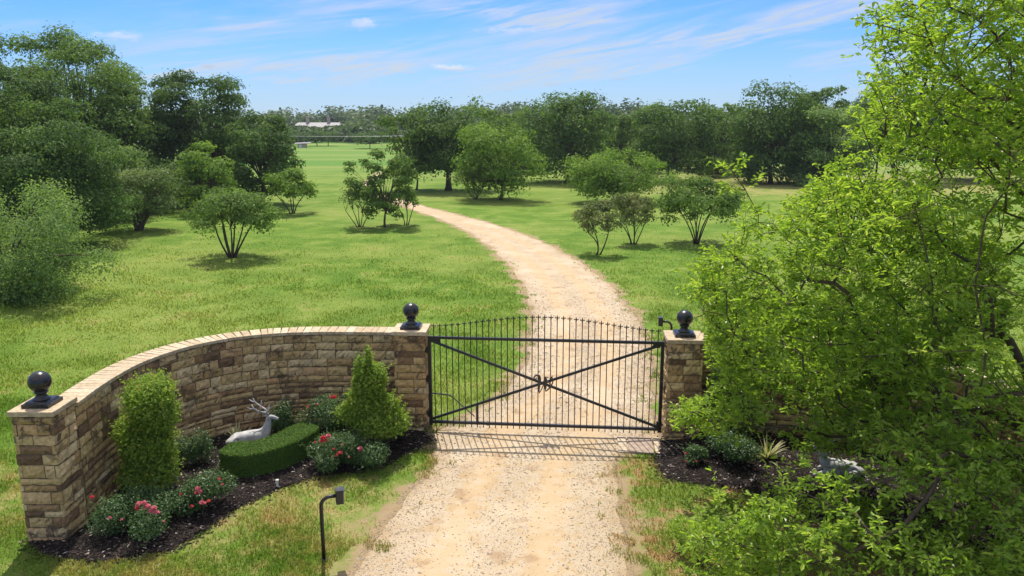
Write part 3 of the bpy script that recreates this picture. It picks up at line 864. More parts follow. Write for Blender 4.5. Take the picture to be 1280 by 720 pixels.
# ------------------------------------------------------------------ grass blades
def grass(name, n, y0, y1, seed, label):
    r = np.random.default_rng(seed)
    # density falls with distance squared, as the blades shrink in the picture
    k = r.random(n); Y = 1 / (1 / y0 - k * (1 / y0 - 1 / y1))
    X = r.uniform(-1, 1, n) * (Y * .74 + 1.5 + r.exponential(2.2, n))
    pat = np.array([mnoise.noise(Vector((x * .9, y * .9, 3.3))) for x, y in zip(X, Y)])
    xl, xr = track_x(Y); u = (X - xl) / (xr - xl); dist = np.minimum(X - xl, xr - X)
    pat2 = np.array([mnoise.noise(Vector((x * 3.1, y * 3.1, 7.7))) for x, y in zip(X, Y)])
    off = (dist < 0) & ((dist < -.38) | (pat2 > .1 + dist * .9)) | ((dist < .30) & (dist >= 0) & (pat2 > .28))
    bedm = in_poly(X, Y, BED_L) | in_poly(X, Y, BED_R)
    pad = (np.abs(X - sx) < .42) & (np.abs(Y - sy) < .42)
    sparse = np.where((Y < 13.6), np.clip(.62 + pat * 1.5, .12, 1), np.clip(.9 + pat, .5, 1))
    sparse = np.where((Y < 14) & (X > 1.2), sparse * .62, sparse) * np.clip((46 - Y) / 22, 0, 1)
    ok = off & ~bedm & ~pad & (r.random(n) < sparse)
    X, Y, pat = X[ok], Y[ok], pat[ok]; n = len(X)
    sc = np.clip(Y / 11, .9, 2.6)
    h = r.uniform(.022, .062, n) * np.clip(1 + pat * .8, .6, 1.7) * sc ** .25; wd = r.uniform(.0035, .0065, n) * sc
    a = r.uniform(0, 6.28, n); ln = r.normal(0, .55, (n, 2))
    B = np.stack([X, Y, np.zeros(n)], 1); s = np.stack([np.cos(a), np.sin(a), np.zeros(n)], 1) * wd[:, None]
    mid = B + np.stack([ln[:, 0] * h * .35, ln[:, 1] * h * .35, h * .6], 1); tip = B + np.stack([ln[:, 0] * h, ln[:, 1] * h, h], 1)
    V = np.stack([B - s, B + s, mid + s * .8, tip, mid - s * .8], 1)
    f = (np.array([0, 1, 2, 3, 4])[None] + (np.arange(n) * 5)[:, None])
    mb = MB(); mb.add(V.reshape(-1, 3), f, np.repeat(r.random(n), 5))
    return tag(mb.build(name, BLADE), label, None, None, 'stuff')


grass('grass', 640000, 7.6, 46, 31, 'short green and straw-coloured grass of the lawn')


# ------------------------------------------------------------------ foliage builder
def leaves(mb, c, nrm, size, r, tint, mat=0, aspect=.5, shape='diamond', axis=None):
    """one leaf per row of c: centre-base c, facing nrm"""
    n = len(c); nrm = unit(nrm)
    ref = r.normal(size=(n, 3)) if axis is None else axis + r.normal(0, .35, (n, 3))
    d = unit(ref - (ref * nrm).sum(1, keepdims=True) * nrm); s = np.cross(nrm, d)
    L = (size * r.uniform(.7, 1.3, n))[:, None]; Wd = L * aspect * .5
    lift = nrm * L * .10
    if shape == 'diamond':
        V = np.stack([c - d * L * .5, c + s * Wd + lift, c + d * L * .5 - lift, c - s * Wd + lift], 1)
        f = np.arange(4)[None] + (np.arange(n) * 4)[:, None]
        mb.add(V.reshape(-1, 3), f, np.repeat(tint, 4), mat)
    else:
        V = np.stack([c, c + d * L * .35 + s * Wd * .7 + lift, c + d * L * .75 + s * Wd + lift * .6, c + d * L - lift * 1.2, c + d * L * .75 - s * Wd + lift * .6, c + d * L * .35 - s * Wd * .7 + lift], 1)
        b = (np.arange(n) * 6)[:, None]
        f = np.concatenate([np.array([[0, 1, 2, 3]]) + b, np.array([[0, 3, 4, 5]]) + b])
        mb.add(V.reshape(-1, 3), f, np.repeat(tint, 6), mat)


def sph(r, n):
    return unit(r.normal(size=(n, 3)))


def lump(d, ph, amp):
    """uneven radius over direction"""
    return 1 + amp * (np.sin(d[:, 0] * 3.1 + ph) * np.cos(d[:, 1] * 2.7 + ph * 1.7) + .6 * np.sin(d[:, 2] * 4.3 + ph * 2.3 + d[:, 0] * 3.7))


def clump_crown(mb, r, rx, ry, z0, z1, n_clump, n_leaf, leaf, lumpy=.22, flat=.75, clump_r=.30, skirt=.25, droop=0., aspect=.6, dome=False):
    """a crown of many leafy clumps set in an uneven rounded volume; returns the clump centres"""
    cz, rz = (z0 + z1) / 2, (z1 - z0) / 2
    cr0 = clump_r * (rx + ry) / 2
    d = sph(r, n_clump * 4)
    if dome: d[:, 2] = np.where(d[:, 2] < -.75, -d[:, 2], d[:, 2])
    keep = (d[:, 2] > -skirt) | (r.random(len(d)) < .5)
    d = d[keep][:n_clump]; ph = r.uniform(0, 6.28); n_clump = len(d)
    rad = np.where(r.random(n_clump) < .72, r.uniform(.80, 1.0, n_clump), r.uniform(.3, .8, n_clump)) * lump(d, ph, lumpy)
    hz_ = np.hypot(d[:, 0], d[:, 1]) + 1e-6; p_ = 2.2 if dome else 2.7
    boxy = (1 - np.abs(d[:, 2]) ** p_) ** (1 / p_) / hz_
    ax_, ay_, az_ = max(rx - cr0 * .8, rx * .5), max(ry - cr0 * .8, ry * .5), max(rz - cr0 * flat * .8, rz * .5)
    C = np.stack([d[:, 0] * boxy * rad * ax_, d[:, 1] * boxy * rad * ay_, cz + d[:, 2] * rad * az_], 1)
    cr = r.uniform(.6, 1.35, n_clump) * cr0
    w = cr ** 2; cnt = r.multinomial(n_leaf, w / w.sum())
    ci = np.repeat(np.arange(n_clump), cnt); n = len(ci)
    q = sph(r, n); q[:, 2] = np.where((q[:, 2] < -.15) & (r.random(n) < .7), -q[:, 2], q[:, 2])
    shell = np.where(r.random(n) < .7, r.uniform(.82, 1.0, n), r.random(n) ** .4 * .85)
    stray = r.random(n) < .10
    rr = np.where(stray, r.uniform(1.0, 1.35, n), shell)
    # each clump is lumpy in its turn
    wob = 1 + .22 * np.sin(q[:, 0] * 5 + ci * 1.7) * np.sin(q[:, 1] * 5 + ci * 2.3) + .12 * np.sin(q[:, 2] * 9 + ci)
    pts = C[ci] + q * (rr * wob * cr[ci])[:, None] * np.array([1, 1, flat])
    if droop: pts[:, 2] -= droop * (rr ** 2) * cr[ci] * r.random(n)
    pts[:, 2] = np.maximum(pts[:, 2], .06 + .25 * r.random(n))
    outw = unit(np.stack([pts[:, 0] / rx, pts[:, 1] / ry, (pts[:, 2] - cz) / rz], 1))
    nr = unit(q * .75 + outw * .25 + np.array([0, 0, .30]) + r.normal(0, .30, (n, 3)))
    tint = np.clip(.5 + (r.random(n_clump)[ci] - .5) * .5 + r.normal(0, .22, n), 0, 1)
    leaves(mb, pts, nr, np.full(n, leaf), r, tint, 0, aspect)
    return C, cr


def limbs(mb, r, C, base_pts, r0, fork_z, k=6, minr=.012, sag=.15):
    """stem(s) from base points, limbs to the clump centres"""
    for b in base_pts:
        b = np.array(b, float)
        top = np.array([b[0] * 1.0 + b[3], b[1] + b[4], fork_z])
        m_ = (b[:3] + top) / 2 + np.array([r.normal(0, .14) - b[3] * .22, r.normal(0, .14) - b[4] * .22, 0])
        t = np.linspace(0, 1, 6)[:, None]
        pth = (1 - t) ** 2 * b[:3] + 2 * t * (1 - t) * m_ + t ** 2 * top
        mb.tube(pth, r0 * np.linspace(1.0, .62, 6) * np.array([1.35, 1.05, 1, 1, 1, 1]), k)
    tops = np.array([[b[0] + b[3], b[1] + b[4], fork_z] for b in base_pts])
    for c in C:
        o = tops[np.argmin(((tops - c) ** 2).sum(1))]
        t = np.linspace(0, 1, 5)[:, None]
        mid = (o + c) / 2 + np.array([0, 0, 1]) * np.linalg.norm(c - o) * sag + r.normal(0, .05, 3) * np.linalg.norm(c - o)
        pth = (1 - t) ** 2 * o + 2 * t * (1 - t) * mid + t ** 2 * c
        rr = max(minr, r0 * .42 * r.uniform(.6, 1.1))
        mb.tube(pth, np.linspace(rr, minr * .5, 5), 5, cap=False)


def tree(name, label, x, y, h, wdt, kind, mat, seed, bottom=.22, stems=1, n_mul=1., group=None, cat='tree', leafpx=3.5, trunk_r=None, bark=None, lumpy=.22, clumps=None, skirt=.9, droop=0., depth=1., flat=.72, clump_r=.24):
    r = np.random.default_rng(seed)
    t = empty(name, (x, y, 0), r.uniform(0, .5) - .25, label, cat, group)
    dist = math.hypot(x, y); ppm = F_PX / max(8, y)
    leaf = max(.045, leafpx / ppm)
    n = int(n_mul * 15 * (wdt * ppm) * (h * (1 - bottom) * ppm) / leafpx ** 2)
    nc = int((clumps or int(26 + wdt * 3)) * 1.5)
    cm = MB()
    C, cr = clump_crown(cm, r, wdt / 2 * 1.10, wdt / 2 * 1.10 * depth, (bottom - .10) * h if kind != 'vase' else bottom * h, h * 1.03, nc, n, leaf, lumpy, flat, clump_r, skirt, droop, dome=(kind == 'vase'))
    cm.build('crown', LM[mat], t)
    tm = MB(); tr_ = trunk_r or .022 * h + .03
    if stems == 1:
        limbs(tm, r, C, [(0, 0, -.05, r.normal(0, .03 * h), r.normal(0, .03 * h))], tr_, max(bottom * h * 1.1, .22 * h))
    else:
        b = []
        for k in range(stems):
            a = k * 6.28 / stems + r.uniform(-.4, .4); q = r.uniform(.3, 1)
            b.append((.12 * math.cos(a) * q, .12 * math.sin(a) * q, -.05, math.cos(a) * wdt * .26 * q, math.sin(a) * wdt * .26 * q))
        limbs(tm, r, C, b, tr_, h * r.uniform(.42, .5), 6, .009)
    tm.build('trunk', bark or BARK, t, True)
    return t


def tree_px(name, label, bx, by, ty, x0, x1, kind, mat, seed, **kw):
    X, Y = ground(bx, by); zc = Y * math.cos(PITCH) + CAM_Z * math.sin(PITCH)
    wdt = (x1 - x0) / F_PX * zc; Xc = ((x0 + x1) / 2 - 640) / F_PX * zc
    return tree(name, label, (X + Xc) / 2 if kw.pop('mid', True) else X, Y, height_at(Y, ty), wdt, kind, mat, seed, **kw)


def tree_y(name, label, cx_, Y, ty, x0, x1, kind, mat, seed, **kw):
    zc = Y * math.cos(PITCH) + CAM_Z * .15
    return tree(name, label, (cx_ - 640) / F_PX * zc, Y, height_at(Y, ty), (x1 - x0) / F_PX * zc, kind, mat, seed, **kw)


GL_ = 'trees along the left edge of the lawn'; GR_ = 'trees along the back of the meadow'; GS_ = 'small trees on the lawn'
# left edge of the lawn
tree_y('weeping_tree', 'silvery green tree with drooping branches sweeping the grass at the left picture edge', 0, 26, 222, -130, 92, 'round', 'silver', 101, bottom=.06, group=GL_, droop=1.1, skirt=.9, leafpx=3.6, n_mul=1.1)
tree_y('leafy_tree', 'broad dense mid green tree rising behind the drooping silvery tree', 62, 37, 100, -45, 140, 'round', 'dark', 102, bottom=.0, group=GL_, skirt=.8, n_mul=1.15, clumps=70)
tree_y('tall_tree', 'tall dark tree cut by the left picture edge', 18, 49, 44, -60, 95, 'round', 'dark', 103, bottom=.02, group=GL_, skirt=.6, clumps=60)
tree_y('tall_tree', 'tallest loose-crowned tree on the left skyline', 112, 55, 36, 28, 190, 'round', 'mid', 104, bottom=.04, group=GL_, skirt=.6, clumps=70, n_mul=.85, lumpy=.22, clump_r=.20)
tree_y('leafy_tree', 'rounded mid green tree on the skyline between the two tallest left trees', 178, 58, 86, 132, 236, 'round', 'mid', 105, bottom=.02, group=GL_, skirt=.6, n_mul=.9)
tree_y('tall_tree', 'dark double-topped tree on the skyline right of the tallest left tree', 252, 60, 80, 196, 312, 'round', 'dark', 106, bottom=.02, group=GL_, lumpy=.10, skirt=.9, clumps=60)
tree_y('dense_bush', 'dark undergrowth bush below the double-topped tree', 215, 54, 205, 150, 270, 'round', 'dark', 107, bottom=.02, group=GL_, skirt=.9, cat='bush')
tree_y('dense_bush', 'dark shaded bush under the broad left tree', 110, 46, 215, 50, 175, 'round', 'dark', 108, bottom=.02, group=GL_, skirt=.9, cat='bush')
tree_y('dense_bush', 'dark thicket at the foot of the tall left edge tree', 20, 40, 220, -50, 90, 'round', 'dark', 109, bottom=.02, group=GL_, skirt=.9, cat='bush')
tree_y('leafy_tree', 'slim blue-green tree between the tallest left tree and the lawn', 135, 49, 170, 85, 200, 'round', 'silver', 110, bottom=.06, group=GL_, skirt=.7)
tree_px('leafy_tree', 'dark rounded tree with bare trunk ending the left tree row', 325, 256, 138, 288, 380, 'round', 'dark', 111, bottom=.12, group=GL_, n_mul=1.1)
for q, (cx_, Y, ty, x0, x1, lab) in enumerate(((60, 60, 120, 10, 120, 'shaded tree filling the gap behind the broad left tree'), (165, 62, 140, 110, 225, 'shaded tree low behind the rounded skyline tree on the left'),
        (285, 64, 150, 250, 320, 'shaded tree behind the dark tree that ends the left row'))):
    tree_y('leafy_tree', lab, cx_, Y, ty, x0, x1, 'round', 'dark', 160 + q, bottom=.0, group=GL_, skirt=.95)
tree_y('dense_bush', 'low dark bush at the lawn edge behind the pale olive small tree', 150, 50, 228, 95, 215, 'round', 'mid', 164, bottom=.0, group=GL_, skirt=.9, cat='bush')
tree_y('dense_bush', 'low dark bush behind the light green upright small tree', 250, 57, 215, 215, 300, 'round', 'dark', 165, bottom=.0, group=GL_, skirt=.9, cat='bush')
# small trees on the left lawn
tree_px('small_tree', 'light green upright small tree in front of the left tree row', 262, 268, 178, 222, 297, 'round', 'light', 112, bottom=.16, stems=2, group=GS_, lumpy=.3, n_mul=.9)
tree_px('small_tree', 'pale olive spreading small tree with many stems in shade of the left trees', 172, 288, 212, 118, 230, 'vase', 'grey', 113, bottom=.16, stems=6, group=GS_)
tree_px('small_tree', 'umbrella-shaped small tree with open forked stems on the left lawn', 288, 322, 238, 236, 347, 'vase', 'mid', 114, bottom=.26, stems=7, group=GS_, trunk_r=.045, leafpx=3.4, clumps=46, clump_r=.20)
tree_px('small_tree', 'small yellowish-green tree alone beside the far left tree row', 366, 267, 212, 334, 397, 'vase', 'light', 115, bottom=.18, stems=4, group=GS_, trunk_r=.04)
# clump beside the track
tree_px('small_tree', 'slender open tree on a single thin trunk in the middle of the lawn', 478, 284, 189, 448, 520, 'round', 'mid', 116, bottom=.16, group=GS_, trunk_r=.07, n_mul=1.0, lumpy=.3, clumps=34, clump_r=.20)
tree_px('sparse_shrub', 'thin grey-leaved shrub left of the slender tree', 455, 284, 236, 416, 474, 'vase', 'grey', 117, bottom=.34, stems=5, group=GS_, cat='shrub', n_mul=.35, trunk_r=.03, clumps=24)
tree_px('sparse_shrub', 'thin upright shrub between the slender tree and the gravel track', 509, 281, 232, 488, 526, 'vase', 'mid', 118, bottom=.30, stems=4, group=GS_, cat='shrub', n_mul=.45, trunk_r=.03)
# middle group beyond the track
tree_px('leafy_tree', 'olive green tree standing left of the dark oak', 518, 238, 146, 486, 560, 'round', 'mid', 119, bottom=.2, group=GR_, trunk_r=.10, lumpy=.25)
tree_px('oak_tree', 'large dark oak with thick forked trunk beyond the track', 547, 238, 124, 518, 630, 'round', 'dark', 120, bottom=.14, group=GR_, trunk_r=.30, clumps=70, lumpy=.25, mid=True)
tree_px('leafy_tree', 'fresh green dome-shaped tree in front of the dark oak', 620, 250, 157, 578, 684, 'round', 'light', 121, bottom=.12, group=GS_, trunk_r=.13, clumps=60)
tree_px('sparse_shrub', 'greyish shrub of thin stems under the dome-shaped tree', 597, 249, 208, 560, 622, 'vase', 'grey', 122, bottom=.35, stems=7, group=GS_, cat='shrub', n_mul=.6, trunk_r=.03)
tree_y('leafy_tree', 'mid green tree showing between the oak and the big dark round tree', 618, 82, 131, 585, 655, 'round', 'mid', 123, bottom=.1, group=GR_)
tree_px('tall_tree', 'big dark tree with ragged top beyond the round bush', 706, 228, 113, 653, 770, 'round', 'dark', 124, bottom=.05, lumpy=.13, group=GR_, clumps=70, trunk_r=.2)
tree_y('leafy_tree', 'pale narrow tree in the gap between the two big dark trees', 776, 88, 142, 748, 800, 'round', 'mid', 125, bottom=.08, group=GR_, skirt=.6)
tree_px('tall_tree', 'big dark dome-crowned tree right behind the round bush', 836, 226, 121, 782, 894, 'round', 'dark', 126, bottom=.04, lumpy=.10, group=GR_, clumps=70, trunk_r=.2)
tree_y('leafy_tree', 'lighter tree set back between two dark trees on the right', 898, 90, 123, 866, 930, 'round', 'mid', 127, bottom=.05, group=GR_, skirt=.7, n_mul=.8)
tree_px('tall_tree', 'very wide dark tree reaching to the grass at right of the meadow', 962, 229, 106, 908, 1022, 'round', 'dark', 128, bottom=.02, lumpy=.12, group=GR_, clumps=80, skirt=.9, n_mul=1.1)
tree_y('tall_tree', 'dark tree top behind the wide dark tree', 1020, 84, 104, 985, 1060, 'round', 'dark', 129, bottom=.05, group=GR_, skirt=.7)
tree_y('leafy_tree', 'grey-green feathery tree beside the bright foreground tree', 1040, 74, 122, 994, 1092, 'round', 'silver', 130, bottom=.03, group=GR_, skirt=.9)
tree_y('tall_tree', 'dark tree behind the upper part of the foreground tree', 1120, 78, 98, 1060, 1185, 'round', 'dark', 131, bottom=.04, group=GR_, skirt=.8)
tree_y('tall_tree', 'dark tree behind the foreground tree near the right picture edge', 1230, 80, 100, 1165, 1295, 'round', 'mid', 132, bottom=.04, group=GR_, skirt=.8)
tree_px('dense_bush', 'low pale bush at foot of the grey-green feathery tree', 1010, 229, 200, 990, 1050, 'round', 'mid', 133, bottom=.02, group=GR_, cat='bush', skirt=.9)
tree_px('dense_bush', 'small bush in the gap left of the wide dark tree', 888, 222, 196, 868, 915, 'round', 'mid', 134, bottom=.02, group=GR_, cat='bush', skirt=.9)
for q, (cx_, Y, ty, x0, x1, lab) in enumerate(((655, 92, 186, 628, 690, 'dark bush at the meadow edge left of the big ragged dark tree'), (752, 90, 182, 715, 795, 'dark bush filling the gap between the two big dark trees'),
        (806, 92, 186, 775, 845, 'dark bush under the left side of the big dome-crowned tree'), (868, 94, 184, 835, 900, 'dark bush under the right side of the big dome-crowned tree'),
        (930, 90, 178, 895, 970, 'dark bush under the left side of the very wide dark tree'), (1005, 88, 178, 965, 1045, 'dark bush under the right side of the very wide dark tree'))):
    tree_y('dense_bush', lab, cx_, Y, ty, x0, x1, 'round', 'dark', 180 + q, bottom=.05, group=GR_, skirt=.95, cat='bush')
for q, (cx_, Y, ty, x0, x1, lab) in enumerate(((655, 104, 134, 620, 690, 'set-back tree left of the big ragged dark tree'), (735, 100, 138, 700, 772, 'set-back tree just right of the big ragged dark tree'),
        (800, 104, 140, 765, 835, 'set-back tree left of the big dome-crowned tree'), (862, 100, 136, 835, 895, 'set-back tree right of the big dome-crowned tree'), (925, 102, 132, 895, 960, 'set-back tree left of the very wide dark tree'))):
    tree_y('leafy_tree', lab, cx_, Y, ty, x0, x1, 'round', 'dark' if q % 2 else 'mid', 170 + q, bottom=.0, group=GR_, skirt=.95)
# right lawn
tree_px('round_tree', 'dense rounded bright green tree on the right lawn', 766, 254, 188, 711, 823, 'round', 'light', 135, bottom=.08, group=GS_, clumps=90, lumpy=.10, n_mul=1.25, skirt=.8, clump_r=.20)
tree_px('sparse_shrub', 'low dull olive shrub nearest the track on the right lawn', 748, 318, 250, 716, 778, 'vase', 'russet', 136, bottom=.28, stems=3, group=GS_, cat='shrub', n_mul=.75, trunk_r=.035, clumps=32, leafpx=3.0)
tree_px('sparse_shrub', 'olive many-stemmed shrub right behind the lower olive one', 793, 305, 243, 762, 820, 'vase', 'russet', 137, bottom=.25, stems=6, group=GS_, cat='shrub', n_mul=.8, trunk_r=.03, clumps=32, leafpx=3.0)
tree_px('small_tree', 'vase-shaped small green tree with bare fanned stems on right lawn', 869, 305, 221, 818, 927, 'vase', 'mid', 138, bottom=.22, stems=8, group=GS_, trunk_r=.035, n_mul=1.0, clumps=44, clump_r=.20)

# ------------------------------------------------------------------ far end of the meadow
GF_ = 'trees at the far end of the meadow'
for q, (cx_, Y, ty, x0, x1, lab) in enumerate((
        (462, 176, 164, 452, 492, 'low dark tree standing free at the far end of the meadow'),
        (396, 195, 163, 380, 410, 'far small tree under the pale house, left of two'),
        (410, 195, 163, 398, 424, 'far small tree under the pale house, right of two'),
        (345, 190, 158, 325, 372, 'far tree left of the pale house'))):
    tree_y('far_tree', lab, cx_, Y, ty, x0, x1, 'round', 'dark', 150 + q, bottom=.25, group=GF_, leafpx=2.0)
rw = np.random.default_rng(77)
mb = MB(); nC = 1500
Yc = rw.uniform(215, 430, nC); Xc = rw.uniform(-.95, .95, nC) * Yc * 1.0
hmax = np.where(Yc < 300, rw.uniform(4.5, 7.2, nC), rw.uniform(7.5, 13.5, nC)) + 1.4 * np.sin(Xc * .021 + 1) + 1.0 * np.sin(Xc * .057)
front = (np.abs((Xc / Yc) - (402 - 640) / F_PX) < .05) & (Yc <= 252)
hmax = np.where(front, np.minimum(hmax, 4.6), hmax)
clear = (np.abs((Xc / Yc) - (400 - 640) / F_PX) < .045) & (Yc > 248) & (Yc < 330)     # clearing round the house
Xc, Yc, hmax = Xc[~clear], Yc[~clear], hmax[~clear]
nC = len(Xc); per = 130; ci = np.repeat(np.arange(nC), per); nn = len(ci)
q = sph(rw, nn); rr = rw.random(nn) ** .35
pts = np.stack([Xc[ci] + q[:, 0] * rr * 5.0, Yc[ci] + q[:, 1] * rr * 5.0, np.maximum(.3, hmax[ci] * .52 + q[:, 2] * rr * hmax[ci] * .50)], 1)
leaves(mb, pts, q * .7 + np.array([0, 0, .5]) + rw.normal(0, .4, (nn, 3)), np.full(nn, 1.7), rw, np.clip(.5 + (rw.random(nC)[ci] - .5) * .6 + rw.normal(0, .18, nn), 0, 1), 0, .7)
tag(mb.build('far_woods', LM['far']), 'hazy belt of far woods closing the meadow', None, None, 'stuff')

# long pale house among the far trees
HY = 285.; hx = lambda px: (px - 640) / F_PX * HY * .985
house = empty('ranch_house', (hx(400), HY, 0), 0, 'long low pale-roofed house with two chimneys among the far trees', 'house')
ROOF = painted('pale metal roof', (.20, .185, .19), .6); HWALL = painted('tan house stone', (.46, .36, .28), .9, .1); GLASS = painted('dark window glass', (.03, .035, .04), .15, .6)
hw = hx(430) - hx(370)
mb = MB(); mb.box((0, 0, 1.6), (hw * .98, 9, 3.2)); mb.build('house_wall', HWALL, house)
mb = MB(); z0, z1 = 3.2, 5.5
mb.add([(-hw / 2 - .6, -5.6, z0), (hw / 2 + .6, -5.6, z0), (hw / 2 + .6, 5.6, z0), (-hw / 2 - .6, 5.6, z0), (-hw / 2 + 1.2, 0, z1), (hw / 2 - 1.2, 0, z1)],
       [(0, 1, 5, 4), (2, 3, 4, 5), (1, 2, 5), (3, 0, 4), (3, 2, 1, 0)])
roof = mb.build('roof', ROOF, house)
for px in (386, 412):
    mb = MB(); xx = hx(px) - hx(400); mb.box((xx, .3, 6.2), (.95, .95, 2.4)); mb.box((xx, .3, 7.45), (1.2, 1.2, .2)); mb.build('chimney', HWALL, roof)
for px, wd in ((379, 3.0), (390, 3.4)):
    xx = hx(px) - hx(400)
    mb = MB(); mb.box((xx, -5.4, 1.6), (wd, 2.2, 3.2))
    mb.add([(xx - wd / 2, -6.5, 3.2), (xx + wd / 2, -6.5, 3.2), (xx, -6.5, 4.5), (xx - wd / 2, -3.2, 3.2), (xx + wd / 2, -3.2, 3.2), (xx, -3.2, 4.5)], [(0, 1, 2), (3, 5, 4), (0, 2, 5, 3), (1, 4, 5, 2)])
    gb = mb.build('gable', HWALL, house)
    mb = MB(); mb.box((xx, -6.53, 2.5), (wd * .55, .06, 1.5)); mb.build('window', GLASS, gb)
for k in range(4):
    mb = MB(); mb.box((1.5 + k * 2.1, -4.53, 1.9), (1.1, .07, 1.3)); mb.build('window', GLASS, house)

SY = 182.; sxx = lambda px: (px - 640) / F_PX * SY * .985
shed = empty('entry_shed', (sxx(378), SY, 0), R(8), 'small pale-roofed shed at the far end of the meadow', 'shed')
shed.scale = (.75, .75, .8)
mb = MB(); mb.box((0, 0, .55), (2.6, 1.8, 1.1)); mb.build('shed_wall', HWALL, shed)
mb = MB(); mb.add([(-2.2, -1.3, 1.05), (2.6, -1.3, 1.25), (2.6, 1.3, 1.5), (-2.2, 1.3, 1.3), (-2.2, -1.3, 1.15), (2.6, -1.3, 1.35), (2.6, 1.3, 1.6), (-2.2, 1.3, 1.4)],
                  np.array([(0, 3, 2, 1), (4, 5, 6, 7), (0, 1, 5, 4), (1, 2, 6, 5), (2, 3, 7, 6), (3, 0, 4, 7)])); mb.build('shed_roof', ROOF, shed)
mb = MB(); mb.box((-.5, -.92, .5), (.8, .05, 1.0)); mb.build('door', WHITE, shed)

# overhead line across the far meadow
PY = 96.
pl = empty('power_line', (0, PY, 0), 0, 'thin pale overhead wire crossing before the far woods', 'power line')
xa, xb = (340 - 640) / F_PX * PY, (512 - 640) / F_PX * PY
for xx in (xa, xb):
    mb = MB(); mb.tube([(xx, 0, -.1), (xx, 0, 4.7)], np.array([.11, .08]), 8); mb.build('pole', BARK, pl)
mb = MB()
for dz_ in (0, .13):
    mb.tube([(xa + (xb - xa) * t_, -.1, 4.30 - dz_ - .12 * (1 - (2 * t_ - 1) ** 2)) for t_ in np.linspace(0, 1, 16)], .009, 5)
mb.build('cable', GREYMETAL, pl)


# ------------------------------------------------------------------ bed plants
rp = np.random.default_rng(303)


def bush_mesh(mb, r, lobes, n, leaf, aspect=.55, fuzz=.18):
    """leaves over the volume of a union of lobes (x, y, z, rx, ry, rz)"""
    L = np.array(lobes, float); w_ = (L[:, 3] * L[:, 4] + L[:, 3] * L[:, 5] * 2); ci = r.choice(len(L), n, p=w_ / w_.sum())
    q = sph(r, n); rr = r.random(n) ** .33 * (1 + fuzz * np.abs(r.normal(size=n)) * (r.random(n) < .3))
    p = L[ci, :3] + q * rr[:, None] * L[ci, 3:]
    p[:, 2] = np.maximum(p[:, 2], .05 + .05 * r.random(n))
    # small tufts
    tuft = unit(r.normal(size=(n, 3))) * leaf * .4
    nr = unit(q * .6 + np.array([0, 0, .45]) + r.normal(0, .45, (n, 3)))
    ph = r.uniform(0, 6.28, 3)
    tn = .5 + .18 * np.sin(p[:, 0] * 11 + ph[0]) * np.sin(p[:, 1] * 12 + ph[1]) * np.sin(p[:, 2] * 10 + ph[2]) + r.normal(0, .2, n)
    leaves(mb, p + tuft, nr, np.full(n, leaf), r, np.clip(tn, 0, 1), 0, aspect)
    # young shoots standing out of the mass
    ns = max(6, n // 260); ci = r.choice(len(L), ns, p=w_ / w_.sum()); q = sph(r, ns); q[:, 2] = np.abs(q[:, 2]) * .8 + .1; q = unit(q)
    b = L[ci, :3] + q * L[ci, 3:] * .9; dr = unit(q + np.array([0, 0, .7]) + r.normal(0, .25, (ns, 3))); ln = r.uniform(.06, .24, ns)
    m_ = 11; si = np.repeat(np.arange(ns), m_); f = np.tile(np.linspace(.1, 1, m_), ns)
    leaves(mb, b[si] + dr[si] * (ln[si] * f)[:, None] + r.normal(0, leaf * .22, (len(si), 3)), sph(r, len(si)) + np.array([0, 0, .5]), np.full(len(si), leaf * .85), r, np.clip(r.normal(.75, .15, len(si)), 0, 1), 0, aspect)


def flower_mesh(r, rad, mat):
    mb = MB(); n = 26
    a = r.uniform(0, 6.28, n); lv = r.random(n)
    d = np.stack([np.cos(a) * (1 - lv * .7), np.sin(a) * (1 - lv * .7), .25 + lv], 1)
    c = unit(d) * rad * .55
    leaves(mb, c, unit(d + r.normal(0, .25, (n, 3))), np.full(n, rad * .95), r, np.clip(lv * .6 + r.normal(.2, .2, n), 0, 1), 0, .95)
    return mb


def shrub(name, label, x, y, lobes, n, leaf, mat, cat='shrub', group=None, flowers=(), stems=5, z=.05, aspect=.55, frad=.05, pet=None):
    t = empty(name, (x, y, z), 0, label, cat, group)
    mb = MB(); bush_mesh(mb, rp, lobes, n, leaf, aspect); mb.build('foliage', LM[mat], t)
    mb = MB()
    for k in range(stems):
        L = lobes[k % len(lobes)]; tip = np.array(L[:3]) + sph(rp, 1)[0] * np.array(L[3:]) * .6; tip[2] = max(tip[2], .2)
        b = np.array([rp.normal(0, .05), rp.normal(0, .05), -.05]); m_ = (b + tip) / 2 + rp.normal(0, .03, 3)
        mb.tube([b, m_, tip], np.array([.012, .009, .004]), 5, cap=False)
    mb.build('stems', BARK, t)
    for fx, fy, fz, s in flowers:
        fm = flower_mesh(rp, frad * s, pet); o = fm.build('flower', pet if rp.random() > .3 else PINK, t); o.location = (fx, fy, fz)
    return t


# left columnar shrub
cx_, cy_ = -5.62, 11.55
lob = [(rp.normal(0, .09), rp.normal(0, .09), .35 + k * .17, .40 - k * .012 + rp.uniform(-.10, .09), .38 + rp.uniform(-.05, .05), .28) for k in range(9)]
shrub('columnar_shrub', 'tall columnar lime-green shrub beside the left end pillar', cx_, cy_, lob, 26000, .046, 'lime_shrub', group='lime green shrubs in the beds', aspect=.72, stems=9)
